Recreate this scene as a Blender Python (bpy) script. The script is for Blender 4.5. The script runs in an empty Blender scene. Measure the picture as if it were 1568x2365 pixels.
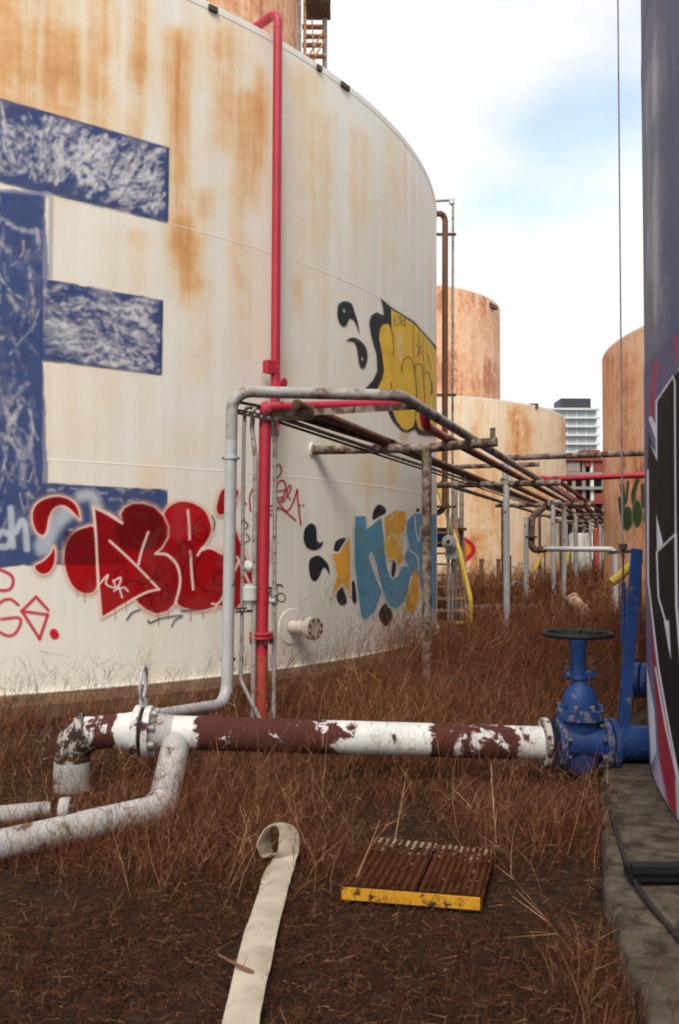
import bpy, math, random
import numpy as np
from mathutils import Vector, Matrix

# ------------------------------------------------------------------ camera, sky, sun, exposure
SC = bpy.context.scene
COL = SC.collection
F, PITCH, ROLL, CAMH = 2000.0, 0.043, 0.004, 1.55      # focal length in units of 1/1568 image width
_c, _s = math.cos(ROLL), math.sin(ROLL)
R0 = np.array([1.0, 0, 0]); FW = np.array([0, math.cos(PITCH), math.sin(PITCH)]); U0 = np.array([0, -math.sin(PITCH), math.cos(PITCH)])
RT = _c * R0 + _s * U0; UP = -_s * R0 + _c * U0
cd = bpy.data.cameras.new('camera'); cam = bpy.data.objects.new('camera', cd); COL.objects.link(cam)
cam.matrix_world = Matrix(((RT[0], UP[0], -FW[0], 0), (RT[1], UP[1], -FW[1], 0), (RT[2], UP[2], -FW[2], CAMH), (0, 0, 0, 1)))
cd.sensor_fit = 'HORIZONTAL'; cd.sensor_width = 24.0; cd.lens = F / 1568 * 24.0
cd.clip_start = 0.05; cd.clip_end = 4000
cd.dof.use_dof = True; cd.dof.focus_distance = 9.0; cd.dof.aperture_fstop = 5.0
SC.camera = cam
SC.render.engine = 'CYCLES'; SC.cycles.pixel_filter_type = 'BLACKMAN_HARRIS'; SC.cycles.filter_width = 1.9

SUN_EL, SUN_AZ = math.radians(50), math.radians(188)   # azimuth clockwise from +Y (view direction)
W = bpy.data.worlds.new('World'); SC.world = W; W.use_nodes = True
nt = W.node_tree; nt.nodes.clear()
def wn(t, **k):
    n = nt.nodes.new(t)
    for a, b in k.items(): setattr(n, a, b)
    return n
out = wn('ShaderNodeOutputWorld'); bg = wn('ShaderNodeBackground'); bg.inputs[1].default_value = 0.13
sky = wn('ShaderNodeTexSky', sky_type='NISHITA', sun_disc=False, sun_elevation=SUN_EL, sun_rotation=SUN_AZ)
tc = wn('ShaderNodeTexCoord'); sep = wn('ShaderNodeSeparateXYZ'); nt.links.new(tc.outputs['Generated'], sep.inputs[0])
ad = wn('ShaderNodeMath', operation='ADD'); ad.inputs[1].default_value = 0.22; nt.links.new(sep.outputs[2], ad.inputs[0])
mx = wn('ShaderNodeMath', operation='MAXIMUM'); mx.inputs[1].default_value = 0.12; nt.links.new(ad.outputs[0], mx.inputs[0])
vd = wn('ShaderNodeVectorMath', operation='DIVIDE'); cb = wn('ShaderNodeCombineXYZ')
for i in range(3): nt.links.new(mx.outputs[0], cb.inputs[i])
nt.links.new(tc.outputs['Generated'], vd.inputs[0]); nt.links.new(cb.outputs[0], vd.inputs[1])
mp = wn('ShaderNodeMapping'); mp.inputs['Location'].default_value = (-0.62, 3.40, 2.27); mp.inputs['Scale'].default_value = (1.0, 1.0, 0.15)
nt.links.new(vd.outputs[0], mp.inputs[0])
ns = wn('ShaderNodeTexNoise'); ns.inputs['Scale'].default_value = 1.15; ns.inputs['Detail'].default_value = 6; ns.inputs['Roughness'].default_value = 0.52
nt.links.new(mp.outputs[0], ns.inputs[0])
rp = wn('ShaderNodeValToRGB'); rp.color_ramp.elements[0].position = 0.32; rp.color_ramp.elements[1].position = 0.47
nt.links.new(ns.outputs[0], rp.inputs[0])
mix = wn('ShaderNodeMixRGB'); n2 = wn('ShaderNodeTexNoise'); n2.inputs['Scale'].default_value = 2.1; n2.inputs['Detail'].default_value = 5; nt.links.new(mp.outputs[0], n2.inputs[0])
r2 = wn('ShaderNodeMixRGB'); r2.inputs[1].default_value = (5.2, 5.3, 5.4, 1); r2.inputs[2].default_value = (6.5, 6.4, 6.25, 1); nt.links.new(n2.outputs[0], r2.inputs[0]); nt.links.new(r2.outputs[0], mix.inputs[2])
nt.links.new(rp.outputs[0], mix.inputs[0]); sm = wn('ShaderNodeMixRGB', blend_type='MULTIPLY'); sm.inputs[0].default_value = 1; sm.inputs[2].default_value = (2.3, 2.1, 1.75, 1); nt.links.new(sky.outputs[0], sm.inputs[1]); nt.links.new(sm.outputs[0], mix.inputs[1])
nt.links.new(mix.outputs[0], bg.inputs[0]); nt.links.new(bg.outputs[0], out.inputs[0])

sl = bpy.data.lights.new('sun', 'SUN'); sl.energy = 2.6; sl.angle = math.radians(26); sl.color = (1.0, 0.93, 0.82)
so = bpy.data.objects.new('sun', sl); COL.objects.link(so)
sd = Vector((math.sin(SUN_AZ) * math.cos(SUN_EL), math.cos(SUN_AZ) * math.cos(SUN_EL), math.sin(SUN_EL)))
so.rotation_euler = (-sd).to_track_quat('-Z', 'Y').to_euler(); so.location = sd * 60
SC.view_settings.view_transform = 'Standard'; SC.view_settings.look = 'None'
SC.view_settings.exposure = 0.45; SC.view_settings.gamma = 1.0; SC.view_settings.use_curve_mapping = False

# ------------------------------------------------------------------ helpers
RNG = np.random.default_rng(7); random.seed(7)
def ray(x, y):
    a = (x - 784) / F; b = (1182 - y) / F
    return RT * a + UP * b + FW
def at(x, y, Y):                       # point on the sight line of a photo point at distance Y
    d = ray(x, y); return np.array([0, 0, CAMH]) + d * (Y / d[1])
def ath(x, y, h):                      # ... at height h
    d = ray(x, y); return np.array([0, 0, CAMH]) + d * ((h - CAMH) / d[2])
def proj(P):
    d = np.asarray(P) - np.array([0, 0, CAMH]); z = d @ FW
    return 784 + F * (d @ RT) / z, 1182 - F * (d @ UP) / z
def srgb(r, g, b):
    f = lambda c: (c / 255) / 12.92 if c <= 10 else ((c / 255 + .055) / 1.055) ** 2.4
    return (f(r), f(g), f(b), 1.0)
def nrm(v):
    v = np.asarray(v, float); return v / (np.linalg.norm(v) + 1e-12)

class MB:
    def __init__(s): s.v = []; s.f = []; s.a = []; s.n = 0
    def add(s, v, f, a=None):
        v = np.asarray(v, float); b = s.n
        s.v.append(v); s.f += [tuple(int(i) + b for i in q) for q in f]
        s.a.append(np.zeros(len(v)) if a is None else np.asarray(a, float)); s.n += len(v)
        return s
    def box(s, c, d, ax=None):
        ax = np.eye(3) if ax is None else np.array(ax)
        p = np.array([[x, y, z] for x in (-.5, .5) for y in (-.5, .5) for z in (-.5, .5)]) * np.array(d)
        return s.add(p @ ax + np.array(c), [(0, 1, 3, 2), (4, 6, 7, 5), (0, 4, 5, 1), (2, 3, 7, 6), (0, 2, 6, 4), (1, 5, 7, 3)])
    def bar(s, p, q, w, h, up=(0, 0, 1)):
        p, q = np.array(p, float), np.array(q, float); d = nrm(q - p)
        sd = np.cross(d, up)
        if np.linalg.norm(sd) < 1e-3: sd = np.cross(d, (0, 1, 0))
        sd = nrm(sd); u = np.cross(sd, d)
        return s.box((p + q) / 2, (np.linalg.norm(q - p), w, h), [d, sd, u])
    def tube(s, path, r, n=14, caps=True, amt=None):
        P = np.array(path, float); m = len(P)
        T = np.gradient(P, axis=0) if m > 2 else np.array([P[1] - P[0]] * 2)
        T = np.array([nrm(t) for t in T]); rr = np.broadcast_to(np.asarray(r, float), (m,))
        a = (0, 0, 1) if abs(T[0][2]) < .9 else (1, 0, 0)
        N = nrm(np.cross(T[0], a)); th = np.linspace(0, 2 * math.pi, n, endpoint=False); V = []
        for i in range(m):
            N = nrm(N - T[i] * (N @ T[i])); B = np.cross(T[i], N)
            V.append(P[i] + rr[i] * (np.outer(np.cos(th), N) + np.outer(np.sin(th), B)))
        f = [(i * n + j, i * n + (j + 1) % n, (i + 1) * n + (j + 1) % n, (i + 1) * n + j) for i in range(m - 1) for j in range(n)]
        if caps: f += [tuple(range(n))[::-1], tuple(range((m - 1) * n, m * n))]
        A = None
        if amt is not None: A = np.repeat(np.broadcast_to(np.asarray(amt, float), (m,)), n)
        return s.add(np.concatenate(V), f, A)
    def lathe(s, prof, c, ax=(0, 0, 1), n=24, sx=1.0, sy=1.0, closed=False):
        ax = nrm(ax); e = nrm(np.cross(ax, (0, 0, 1) if abs(ax[2]) < .9 else (1, 0, 0))); g = np.cross(ax, e)
        if abs(ax[2]) > .9: e, g = np.array([1., 0, 0]), np.array([0, 1., 0])
        th = np.linspace(0, 2 * math.pi, n, endpoint=False); V = []
        for r, h in prof: V.append(np.array(c) + np.outer(np.cos(th) * r * sx, e) + np.outer(np.sin(th) * r * sy, g) + ax * h)
        m = len(prof); k = m if closed else m - 1
        f = [(i * n + j, i * n + (j + 1) % n, ((i + 1) % m) * n + (j + 1) % n, ((i + 1) % m) * n + j) for i in range(k) for j in range(n)]
        if not closed: f += [tuple(range(n))[::-1], tuple(range((m - 1) * n, m * n))]
        return s.add(np.concatenate(V), f)
    def disc(s, c, ax, r, t, n=24, bev=.006):
        return s.lathe([(r - bev, -t / 2), (r, -t / 2 + bev), (r, t / 2 - bev), (r - bev, t / 2)], c, ax, n)
    def torus(s, c, ax, R, r, n=32, k=8):
        return s.lathe([(R + r * math.cos(a), r * math.sin(a)) for a in np.linspace(0, 2 * math.pi, k, endpoint=False)], c, ax, n, closed=True)
    def mesh(s, name, L=(0, 0, 0), smooth=35):
        me = bpy.data.meshes.new(name); V = np.concatenate(s.v) - np.array(L)
        me.from_pydata(V.tolist(), [], s.f)
        A = np.concatenate(s.a)
        if np.any(A): at_ = me.attributes.new('amt', 'FLOAT', 'POINT'); at_.data.foreach_set('value', A.astype(np.float32))
        if smooth:
            me.polygons.foreach_set('use_smooth', [True] * len(me.polygons)); me.set_sharp_from_angle(angle=math.radians(smooth))
        me.update(); return me
    def build(s, name, mat, parent=None, smooth=35, L=None):
        if parent is not None: L = ORG[parent.name]
        elif L is None:
            V = np.concatenate(s.v); L = ((V[:, 0].min() + V[:, 0].max()) / 2, (V[:, 1].min() + V[:, 1].max()) / 2, V[:, 2].min())
        me = s.mesh(name, L, smooth); me.materials.append(mat)
        return link(name, me, parent, L)
ORG = {}
def link(name, me, parent=None, L=(0, 0, 0)):
    o = bpy.data.objects.new(name, me); COL.objects.link(o)
    if parent is not None: o.parent = parent; ORG[o.name] = ORG[parent.name]
    else: o.location = tuple(float(x) for x in L); ORG[o.name] = np.array(L, float)
    return o
def tag(o, label=None, cat=None, group=None, kind=None):
    for k, v in (('label', label), ('category', cat), ('group', group), ('kind', kind)):
        if v: o[k] = v
    return o
def thing(name, loc, label, cat, group=None):
    o = bpy.data.objects.new(name, None); o.empty_display_size = .2; COL.objects.link(o)
    o.location = tuple(float(x) for x in loc); ORG[o.name] = np.array(loc, float)
    return tag(o, label, cat, group)
def fillet(pts, rad, seg=6):
    P = [np.array(p, float) for p in pts]; o = [P[0]]
    for i in range(1, len(P) - 1):
        a, b, c = P[i - 1], P[i], P[i + 1]; d1, d2 = nrm(a - b), nrm(c - b)
        ca = np.clip(d1 @ d2, -1, 1); ang = math.acos(ca)
        if ang > 3.1: o.append(b); continue
        t = min(rad / math.tan(ang / 2), .48 * np.linalg.norm(a - b), .48 * np.linalg.norm(c - b)); rr = t * math.tan(ang / 2)
        cen = b + nrm(d1 + d2) * rr / math.sin(ang / 2); p1, p2 = b + d1 * t, b + d2 * t
        v1, v2 = p1 - cen, p2 - cen; w = math.acos(np.clip(nrm(v1) @ nrm(v2), -1, 1))
        for k in range(seg + 1):
            u = k / seg; o.append(cen + (math.sin((1 - u) * w) * v1 + math.sin(u * w) * v2) / math.sin(w))
    o.append(P[-1]); return o
def dens(path, step):
    P = np.array(path, float); o = [P[0]]
    for a, b in zip(P[:-1], P[1:]):
        k = max(1, int(np.linalg.norm(b - a) / step))
        for i in range(1, k + 1): o.append(a + (b - a) * i / k)
    return np.array(o)
def cumlen(P): return np.concatenate([[0], np.cumsum(np.linalg.norm(np.diff(P, axis=0), axis=1))])
# numpy value noise
_T = RNG.random((256, 256))
def vn(u, v, seed=0):
    u = np.asarray(u, float) + seed * 17.31; v = np.asarray(v, float) + seed * 7.77
    i, j = np.floor(u).astype(int), np.floor(v).astype(int); a, b = u - i, v - j
    a = a * a * (3 - 2 * a); b = b * b * (3 - 2 * b); g = lambda x, y: _T[x & 255, y & 255]
    return (g(i, j) * (1 - a) + g(i + 1, j) * a) * (1 - b) + (g(i, j + 1) * (1 - a) + g(i + 1, j + 1) * a) * b
def fbm(u, v, seed=0, o=4): return sum(vn(u * 2 ** k, v * 2 ** k, seed + k) * .5 ** k for k in range(o)) / (2 - .5 ** (o - 1))
sst = lambda a, b, x: (lambda t: t * t * (3 - 2 * t))(np.clip((x - a) / (b - a), 0, 1))

# ------------------------------------------------------------------ materials
class NM:
    def __init__(s, name, rough=.7, spec=.3, metal=0.0):
        s.m = bpy.data.materials.new(name); s.m.use_nodes = True; s.t = s.m.node_tree; s.p = s.t.nodes['Principled BSDF']
        s.p.inputs['Roughness'].default_value = rough; s.p.inputs['Specular IOR Level'].default_value = spec; s.p.inputs['Metallic'].default_value = metal
    def n(s, t, **k):
        x = s.t.nodes.new(t)
        for a, b in k.items(): setattr(x, a, b)
        return x
    def l(s, a, b): s.t.links.new(a, b)
    def coord(s, scale=(1, 1, 1), loc=(0, 0, 0)):
        c = s.n('ShaderNodeTexCoord'); m = s.n('ShaderNodeMapping'); m.inputs['Scale'].default_value = scale; m.inputs['Location'].default_value = loc
        s.l(c.outputs['Object'], m.inputs[0]); return m.outputs[0]
    def noise(s, scale, det=4, rough=.55, vec=(1, 1, 1), loc=(0, 0, 0), dist=0):
        x = s.n('ShaderNodeTexNoise'); x.inputs['Scale'].default_value = scale; x.inputs['Detail'].default_value = det; x.inputs['Roughness'].default_value = rough
        x.inputs['Distortion'].default_value = dist; s.l(s.coord(vec, loc), x.inputs[0]); return x.outputs[0]
    def ramp(s, f, st, interp='LINEAR'):
        r = s.n('ShaderNodeValToRGB'); e = r.color_ramp.elements; r.color_ramp.interpolation = interp
        while len(e) < len(st): e.new(.5)
        for i, (p, c) in enumerate(st):
            e[i].position = p; e[i].color = c if hasattr(c, '__len__') else (c, c, c, 1)
        s.l(f, r.inputs[0]); return r.outputs[0]
    def math(s, op, a, b=None, clamp=False):
        x = s.n('ShaderNodeMath', operation=op, use_clamp=clamp)
        for i, q in enumerate((a, b)):
            if q is None: continue
            if isinstance(q, (int, float)): x.inputs[i].default_value = q
            else: s.l(q, x.inputs[i])
        return x.outputs[0]
    def mix(s, f, a, b, bt='MIX'):
        x = s.n('ShaderNodeMixRGB', blend_type=bt)
        for i, q in enumerate((f, a, b)):
            if isinstance(q, (int, float)): x.inputs[i].default_value = q
            elif isinstance(q, tuple): x.inputs[i].default_value = q
            else: s.l(q, x.inputs[i])
        return x.outputs[0]
    def attr(s, name): x = s.n('ShaderNodeAttribute'); x.attribute_name = name; return x
    def bump(s, h, st=.3, d=.01):
        b = s.n('ShaderNodeBump'); b.inputs['Strength'].default_value = st; b.inputs['Distance'].default_value = d; s.l(h, b.inputs['Height']); s.l(b.outputs[0], s.p.inputs['Normal'])
    def col(s, c):
        if isinstance(c, tuple): s.p.inputs['Base Color'].default_value = c
        else: s.l(c, s.p.inputs['Base Color'])
        return s
def paint(name, c, chip=None, thr=.62, rough=.6, var=.25, scale=9, spec=.3, attr=False, soft=.03, metal=0.0):
    """old paint: uneven tone, chips/rust where noise (plus the painted 'amt' attribute) passes a threshold"""
    k = NM(name, rough, spec, metal)
    v = k.noise(3.5, 5, .6); tone = k.ramp(v, [(.3, 1 - var), (.7, 1.0)]); base = k.mix(1.0, c, tone, 'MULTIPLY')
    d = k.noise(40, 3, .6); base = k.mix(.25, base, k.ramp(d, [(.35, .55), (.65, 1.0)]), 'MULTIPLY')
    if chip:
        nz = k.noise(scale, 8, .62, dist=.4)
        if attr: nz = k.math('ADD', nz, k.attr('amt').outputs['Fac'])
        nz = k.math('ADD', nz, k.math('MULTIPLY', k.math('SUBTRACT', k.noise(55, 4, .7), .5), .14))
        ms = k.ramp(nz, [(thr - soft, 0.0), (thr + soft, 1.0)]); bl = k.ramp(nz, [(thr - soft - .07, 0.0), (thr - soft, .45)])
        base = k.mix(bl, base, k.mix(.5, c, tuple(min(1, x * 1.6) for x in chip[:3]) + (1,)))
        rv = k.noise(26, 4, .6); rc = k.mix(rv, chip, tuple(x * .45 for x in chip[:3]) + (1,))
        base = k.mix(ms, base, rc); k.bump(k.math('SUBTRACT', rv, ms), .35, .006)
        k.l(k.math('MULTIPLY_ADD', ms, .25) if False else k.ramp(ms, [(0, rough), (1, .92)]), k.p.inputs['Roughness'])
    else: k.bump(d, .15, .004)
    return k.col(base).m
RUST = (.20, .075, .03, 1); DRUST = (.075, .032, .018, 1)
def tankmat(name, base, mid, rust, dark, gain=1.0, grime=.35):
    k = NM(name, .62, .25)
    n1 = k.noise(1.0, 6, .62, (2.6, 2.6, .16)); n2 = k.noise(1.0, 5, .6, (14, 14, .9)); n3 = k.noise(2.2, 6, .65)
    a = k.attr('amt').outputs['Fac']
    f = k.math('MULTIPLY', a, k.math('ADD', k.ramp(n1, [(.3, .2), (.7, 1.0)]), k.math('MULTIPLY', k.ramp(n2, [(.3, 0.0), (.7, 1.0)]), .45)))
    f = k.math('MULTIPLY', k.math('MULTIPLY', f, k.ramp(n3, [(.3, .3), (.68, 1.0)])), gain * 1.75)
    c = k.ramp(f, [(0.02, base), (.22, mid), (.55, rust), (1.0, dark)])
    g = k.noise(1.0, 6, .6, (5, 5, .3), (3, 1, 0)); c = k.mix(grime, c, k.ramp(g, [(.32, (.66, .62, .55, 1)), (.6, (1, 1, 1, 1))]), 'MULTIPLY')
    sp = k.noise(38, 3, .7); c = k.mix(k.ramp(sp, [(.70, 0.0), (.76, .55)]), c, rust)
    b = k.noise(.55, 3, .5); k.bump(k.math('ADD', b, k.math('MULTIPLY', sp, .03)), .25, .05)
    return k.col(c).m
M = {}
M['tankA'] = tankmat('tank_white_paint', (.74, .715, .66, 1), (.73, .60, .43, 1), (.68, .40, .19, 1), (.56, .28, .11, 1), .74, .22)
M['tankO'] = tankmat('tank_orange_rust', (.76, .61, .48, 1), (.75, .52, .37, 1), (.68, .36, .20, 1), (.44, .18, .10, 1), .72)
M['tankD'] = tankmat('tank_cream_paint', (.74, .68, .58, 1), (.72, .57, .40, 1), (.66, .38, .18, 1), (.42, .18, .08, 1), .7)
M['tankF'] = tankmat('tank_slate_paint', (.066, .085, .19, 1), (.10, .115, .215, 1), (.19, .19, .27, 1), (.4, .39, .45, 1), 1.0, .5)
M['grey'] = paint('galvanised_steel', (.47, .47, .48, 1), (.13, .07, .05, 1), .66, .45, .3, 7, .5)
M['greyrack'] = paint('weathered_grey_pipe', (.40, .385, .375, 1), (.12, .05, .035, 1), .5, .55, .3, 6, .4, attr=True, soft=.08)
M['conduit'] = paint('conduit_steel', (.36, .35, .34, 1), (.17, .09, .05, 1), .58, .5, .3, 11, .4, soft=.06)
M['rustpipe'] = paint('rusty_brown_pipe', (.13, .075, .055, 1), (.20, .08, .04, 1), .55, .8, .45, 8, soft=.1)
M['rackbeam'] = paint('peeling_rack_steel', (.36, .32, .27, 1), (.10, .05, .032, 1), .50, .75, .35, 9, soft=.1)
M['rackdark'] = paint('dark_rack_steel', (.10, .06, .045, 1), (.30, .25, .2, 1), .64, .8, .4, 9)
M['red'] = paint('red_pipe_paint', (.46, .022, .045, 1), (.22, .03, .02, 1), .70, .45, .22, 6, .4)
M['redfade'] = paint('faded_red_paint', (.47, .075, .05, 1), (.2, .03, .02, 1), .62, .6, .3, 8)
M['redrust'] = paint('rusty_red_pipe', (.26, .06, .05, 1), (.11, .05, .04, 1), .52, .7, .35, 7, soft=.1)
M['peel'] = paint('peeling_white_on_primer', (.66, .655, .64, 1), (.085, .022, .016, 1), .56, .55, .18, 8.5, attr=True, soft=.02)
M['peelblack'] = paint('peeling_elbow_paint', (.44, .39, .35, 1), (.045, .024, .017, 1), .47, .5, .4, 13)
M['whitepipe'] = paint('dirty_white_pipe', (.47, .455, .45, 1), (.14, .085, .055, 1), .60, .65, .4, 8, soft=.05)
M['flangerust'] = paint('flaking_flange_paint', (.58, .55, .5, 1), (.06, .028, .018, 1), .5, .6, .3, 14, soft=.03)
M['cream'] = paint('cream_nozzle_paint', (.66, .61, .52, 1), (.3, .16, .09, 1), .63, .6, .25, 9, soft=.06)
M['creamrust'] = paint('cream_rust_stub', (.62, .55, .45, 1), (.45, .2, .08, 1), .54, .7, .25, 5, soft=.12)
M['whitepl'] = paint('white_plastic', (.6, .6, .58, 1), None, rough=.5)
M['blue'] = paint('blue_valve_paint', (.012, .05, .19, 1), (.22, .17, .14, 1), .70, .55, .4, 16, .3)
M['blueflange'] = paint('chipped_blue_paint', (.012, .046, .17, 1), (.26, .19, .14, 1), .58, .55, .4, 22, .3)
M['black'] = paint('black_iron', (.009, .009, .010, 1), (.04, .03, .024, 1), .70, .6, .3, 12)
M['yellow'] = paint('yellow_rail_paint', (.76, .53, .09, 1), (.4, .27, .1, 1), .68, .55, .2, 9)
M['yellowedge'] = paint('yellow_edge_paint', (.62, .30, .015, 1), (.07, .03, .015, 1), .60, .6, .3, 16)
M['plate'] = paint('rusted_plate', (.05, .017, .008, 1), (.10, .035, .013, 1), .6, .95, .5, 12, spec=.04, soft=.12)
M['plateworn'] = paint('worn_plate', (.045, .016, .008, 1), (.40, .33, .25, 1), .64, .95, .5, 26, spec=.04, soft=.05, attr=True)
M['tread'] = paint('rusty_tread', (.56, .36, .22, 1), (.3, .13, .06, 1), .55, .8, .3, 9, soft=.1)
M['concrete'] = paint('old_concrete', (.14, .115, .09, 1), (.04, .03, .021, 1), .52, .97, .6, 9, spec=.05, soft=.14)
M['earthring'] = paint('stained_footing', (.20, .125, .075, 1), (.1, .06, .035, 1), .5, .95, .4, 5, soft=.15)
M['rubber'] = paint('black_rubber', (.02, .02, .02, 1), None, rough=.6)
M['litter'] = paint('white_scrap', (.75, .74, .72, 1), None, rough=.6)
M['bwhite'] = paint('tower_white', (.62, .64, .64, 1), None, rough=.7, var=.1)
M['bglass'] = paint('tower_glazing', (.33, .38, .40, 1), None, rough=.25, var=.3, spec=.6)
M['bdark'] = paint('dark_storey_interior_shade', (.045, .05, .06, 1), None, rough=.5)  # roof storey's own dark colour; painted interior shade on the brick building
M['bred'] = paint('red_brick', (.26, .06, .045, 1), None, rough=.85)
M['bgrey'] = paint('frame_concrete', (.30, .25, .22, 1), None, rough=.9)
k = NM('graffiti_paint', .65, .12); a = k.attr('paint'); k.l(a.outputs['Color'], k.p.inputs['Base Color']); k.l(a.outputs['Alpha'], k.p.inputs['Alpha']); M['paint'] = k.m
k = NM('hose_canvas', .85, .2); w = k.n('ShaderNodeTexWave', wave_type='BANDS', bands_direction='Y'); w.inputs['Scale'].default_value = 90; k.l(k.coord(), w.inputs[0])
hb = k.mix(k.ramp(k.noise(5, 5, .6), [(.35, 0.0), (.7, .6)]), (.46, .40, .32, 1), (.17, .125, .085, 1)); k.bump(w.outputs[1], .12, .002); M['hose'] = k.col(hb).m
k = NM('soil', .97, .1)
c1 = k.ramp(k.noise(9, 8, .7), [(.3, (.012, .007, .004, 1)), (.55, (.035, .02, .012, 1)), (.75, (.075, .05, .034, 1))])
c1 = k.mix(k.ramp(k.noise(.7, 4, .6), [(.45, 0.0), (.65, .5)]), c1, (.05, .032, .014, 1)); k.bump(k.noise(30, 6, .7), .8, .03); M['soil'] = k.col(c1).m
k = NM('dry_weed', .9, .1); a = k.attr('tint'); k.l(a.outputs['Color'], k.p.inputs['Base Color']); M['weed'] = k.m

# ------------------------------------------------------------------ the ground
gx = np.concatenate([-np.geomspace(900, 12, 14), np.linspace(-10, 14, 97), np.geomspace(16, 900, 14)])
gy = np.concatenate([np.linspace(-40, 0, 9), np.linspace(.5, 16, 90), np.geomspace(17, 1500, 30)])
GX, GY = np.meshgrid(gx, gy, indexing='ij')
def gheight(x, y): return (fbm(x * .9, y * .9, 3) - .5) * .09 * np.exp(-np.maximum(0, np.asarray(y) - 30) / 30) - .02
GZ = gheight(GX, GY)
g = MB(); ny = len(gy); g.add(np.stack([GX, GY, GZ], -1).reshape(-1, 3), [(i * ny + j, (i + 1) * ny + j, (i + 1) * ny + j + 1, i * ny + j + 1) for i in range(len(gx) - 1) for j in range(ny - 1)])
tag(g.build('ground', M['soil'], L=(0, 0, 0), smooth=180), kind='structure')

# ------------------------------------------------------------------ storage tanks
def tank(label, c, R, z0, tops, mat, rust, N=160, step=.5, roof=.7, foot=True, footmat='earthring', seamr=.006):
    t = thing('storage_tank', (c[0], c[1], 0), label, 'tank'); lo = z0
    th = np.linspace(0, 2 * math.pi, N, endpoint=False)
    for i, hi in enumerate(tops):
        r = R + .0025 * (len(tops) - 1 - i); vv = np.linspace(lo, hi, max(2, int((hi - lo) / step)) + 1)
        TH, VV = np.meshgrid(th, vv, indexing='ij'); P = np.stack([c[0] + r * np.cos(TH), c[1] + r * np.sin(TH), VV], -1)
        m = len(vv); m_ = MB(); m_.add(P.reshape(-1, 3), [(a * m + b, ((a + 1) % N) * m + b, ((a + 1) % N) * m + b + 1, a * m + b + 1) for a in range(N) for b in range(m - 1)], rust(TH, VV, P).reshape(-1))
        m_.build('shell_course', mat, t, 180)
        if i < len(tops) - 1: MB().lathe([(r - .004, -seamr), (r + seamr * .3, -seamr * .5), (r + seamr * .3, seamr * .5), (r - .004, seamr)], (c[0], c[1], hi), n=N, closed=True).build('weld_seam', mat, t)
        lo = hi
    H = tops[-1]
    MB().lathe([(R - .02, -.06), (R + .004, -.06), (R + .006, -.01), (R + .006, .02), (R - .03, .022)], (c[0], c[1], H), n=N, closed=True).build('rim_angle', mat, t)
    MB().lathe([(R - .04, 0), (R * .5, roof * .6), (.3, roof)], (c[0], c[1], H), n=48).build('roof', mat, t)
    if foot:
        MB().lathe([(R - .1, -.012), (R + .05, -.012), (R + .05, .0), (R - .1, .0)], (c[0], c[1], z0), n=N, closed=True).build('bottom_chime', mat, t)
        MB().lathe([(R - 1, -.5), (R + .5, -.5), (R + .42, z0 - .06), (R + .3, z0 - .012), (R - 1, z0 - .012)], (c[0], c[1], 0), n=N, closed=True).build('foundation_ring', M[footmat], t)
    return t
def streaks(n, R, top, seed, ln=(1, 5), wd=(.1, .5), st=(.2, .9)):
    r = np.random.default_rng(seed); S = np.stack([r.uniform(0, 2 * math.pi, n), r.choice(top, n) - r.uniform(0, 1.2, n) ** 2, r.uniform(*ln, n), r.uniform(*wd, n) / R, r.uniform(*st, n)], 1)
    def f(TH, VV):
        o = np.zeros(TH.shape)
        for t0, vt, L, w, s in S:
            d = np.abs((TH - t0 + math.pi) % (2 * math.pi) - math.pi)
            if w * 3 < .001: continue
            o += s * np.exp(-(d / w) ** 2) * sst(vt - L, vt, VV) * sst(vt + .12, vt, VV)
        return o
    return f
CA, RA = np.array([-7.442, 16.447]), 9.232
ZA, HA1, HA2, HA3 = .17, 2.409, 5.016, 7.611
PXS = [(20, -60, 240, 70, .8), (95, 40, 250, 40, .75), (160, 60, 260, 40, .7), (235, -40, 285, 26, .75), (315, 120, 330, 22, .55), (320, -40, 180, 16, .5), (408, 60, 560, 24, 1.0), (405, 60, 300, 20, .6), (432, 480, 680, 26, .8), (470, 430, 520, 26, .45),
       (512, 60, 330, 22, .45), (575, 200, 470, 34, .55), (605, 150, 360, 14, .6), (548, 480, 640, 22, .35), (430, 545, 650, 34, .45), (465, 640, 860, 30, .3), (580, 560, 820, 40, .22), (687, 630, 720, 10, .35), (290, 520, 800, 60, .12),
       (850, 1040, 1120, 30, .3), (770, 880, 1040, 40, .16), (905, 1040, 1100, 20, .35), (760, 250, 520, 20, .2), (830, 300, 560, 30, .16), (900, 380, 640, 24, .15), (450, 960, 1040, 60, .16)]
bgA = streaks(420, RA, [HA3, HA3, HA3, HA2, HA1], 3, (.8, 4.5), (.05, .3), (.02, .2))
def rustA(TH, VV, P):
    x, y = proj(P); o = bgA(TH, VV) * .75 + .015; front = (P @ FW) > 1
    for xc, y0, y1, w, s in PXS: o = o + front * s * .8 * np.exp(-((x - xc + (y - y0) * .004) / w) ** 2) * sst(y0 - 14, y0 + 25, y) * sst(y1 + 60, y1 - 30, y)
    left = sst(700, 0, x) * sst(620, 150, y) * front
    return np.clip(o + left * .2 * (vn(TH * RA * 1.6, VV * .3, 5)) + .03, 0, 1.3)
TA = tank('huge white rust-streaked tank covered in red, blue and yellow graffiti', CA, RA, ZA, [HA1, HA2, HA3], M['tankA'], rustA, N=560, step=.09, seamr=.006)
def rustgen(R, tops, seed, lo, hi, n=160):
    s = streaks(n, R, tops, seed, (1, 6), (.15, .8), (.1, .7))
    return lambda TH, VV, P: np.clip(lo + hi * fbm(TH * R * .8, VV * .25, seed) + s(TH, VV) * .8, 0, 1.4)
CB, RB = np.array([-9.85, 35.6]), 8.0
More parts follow.
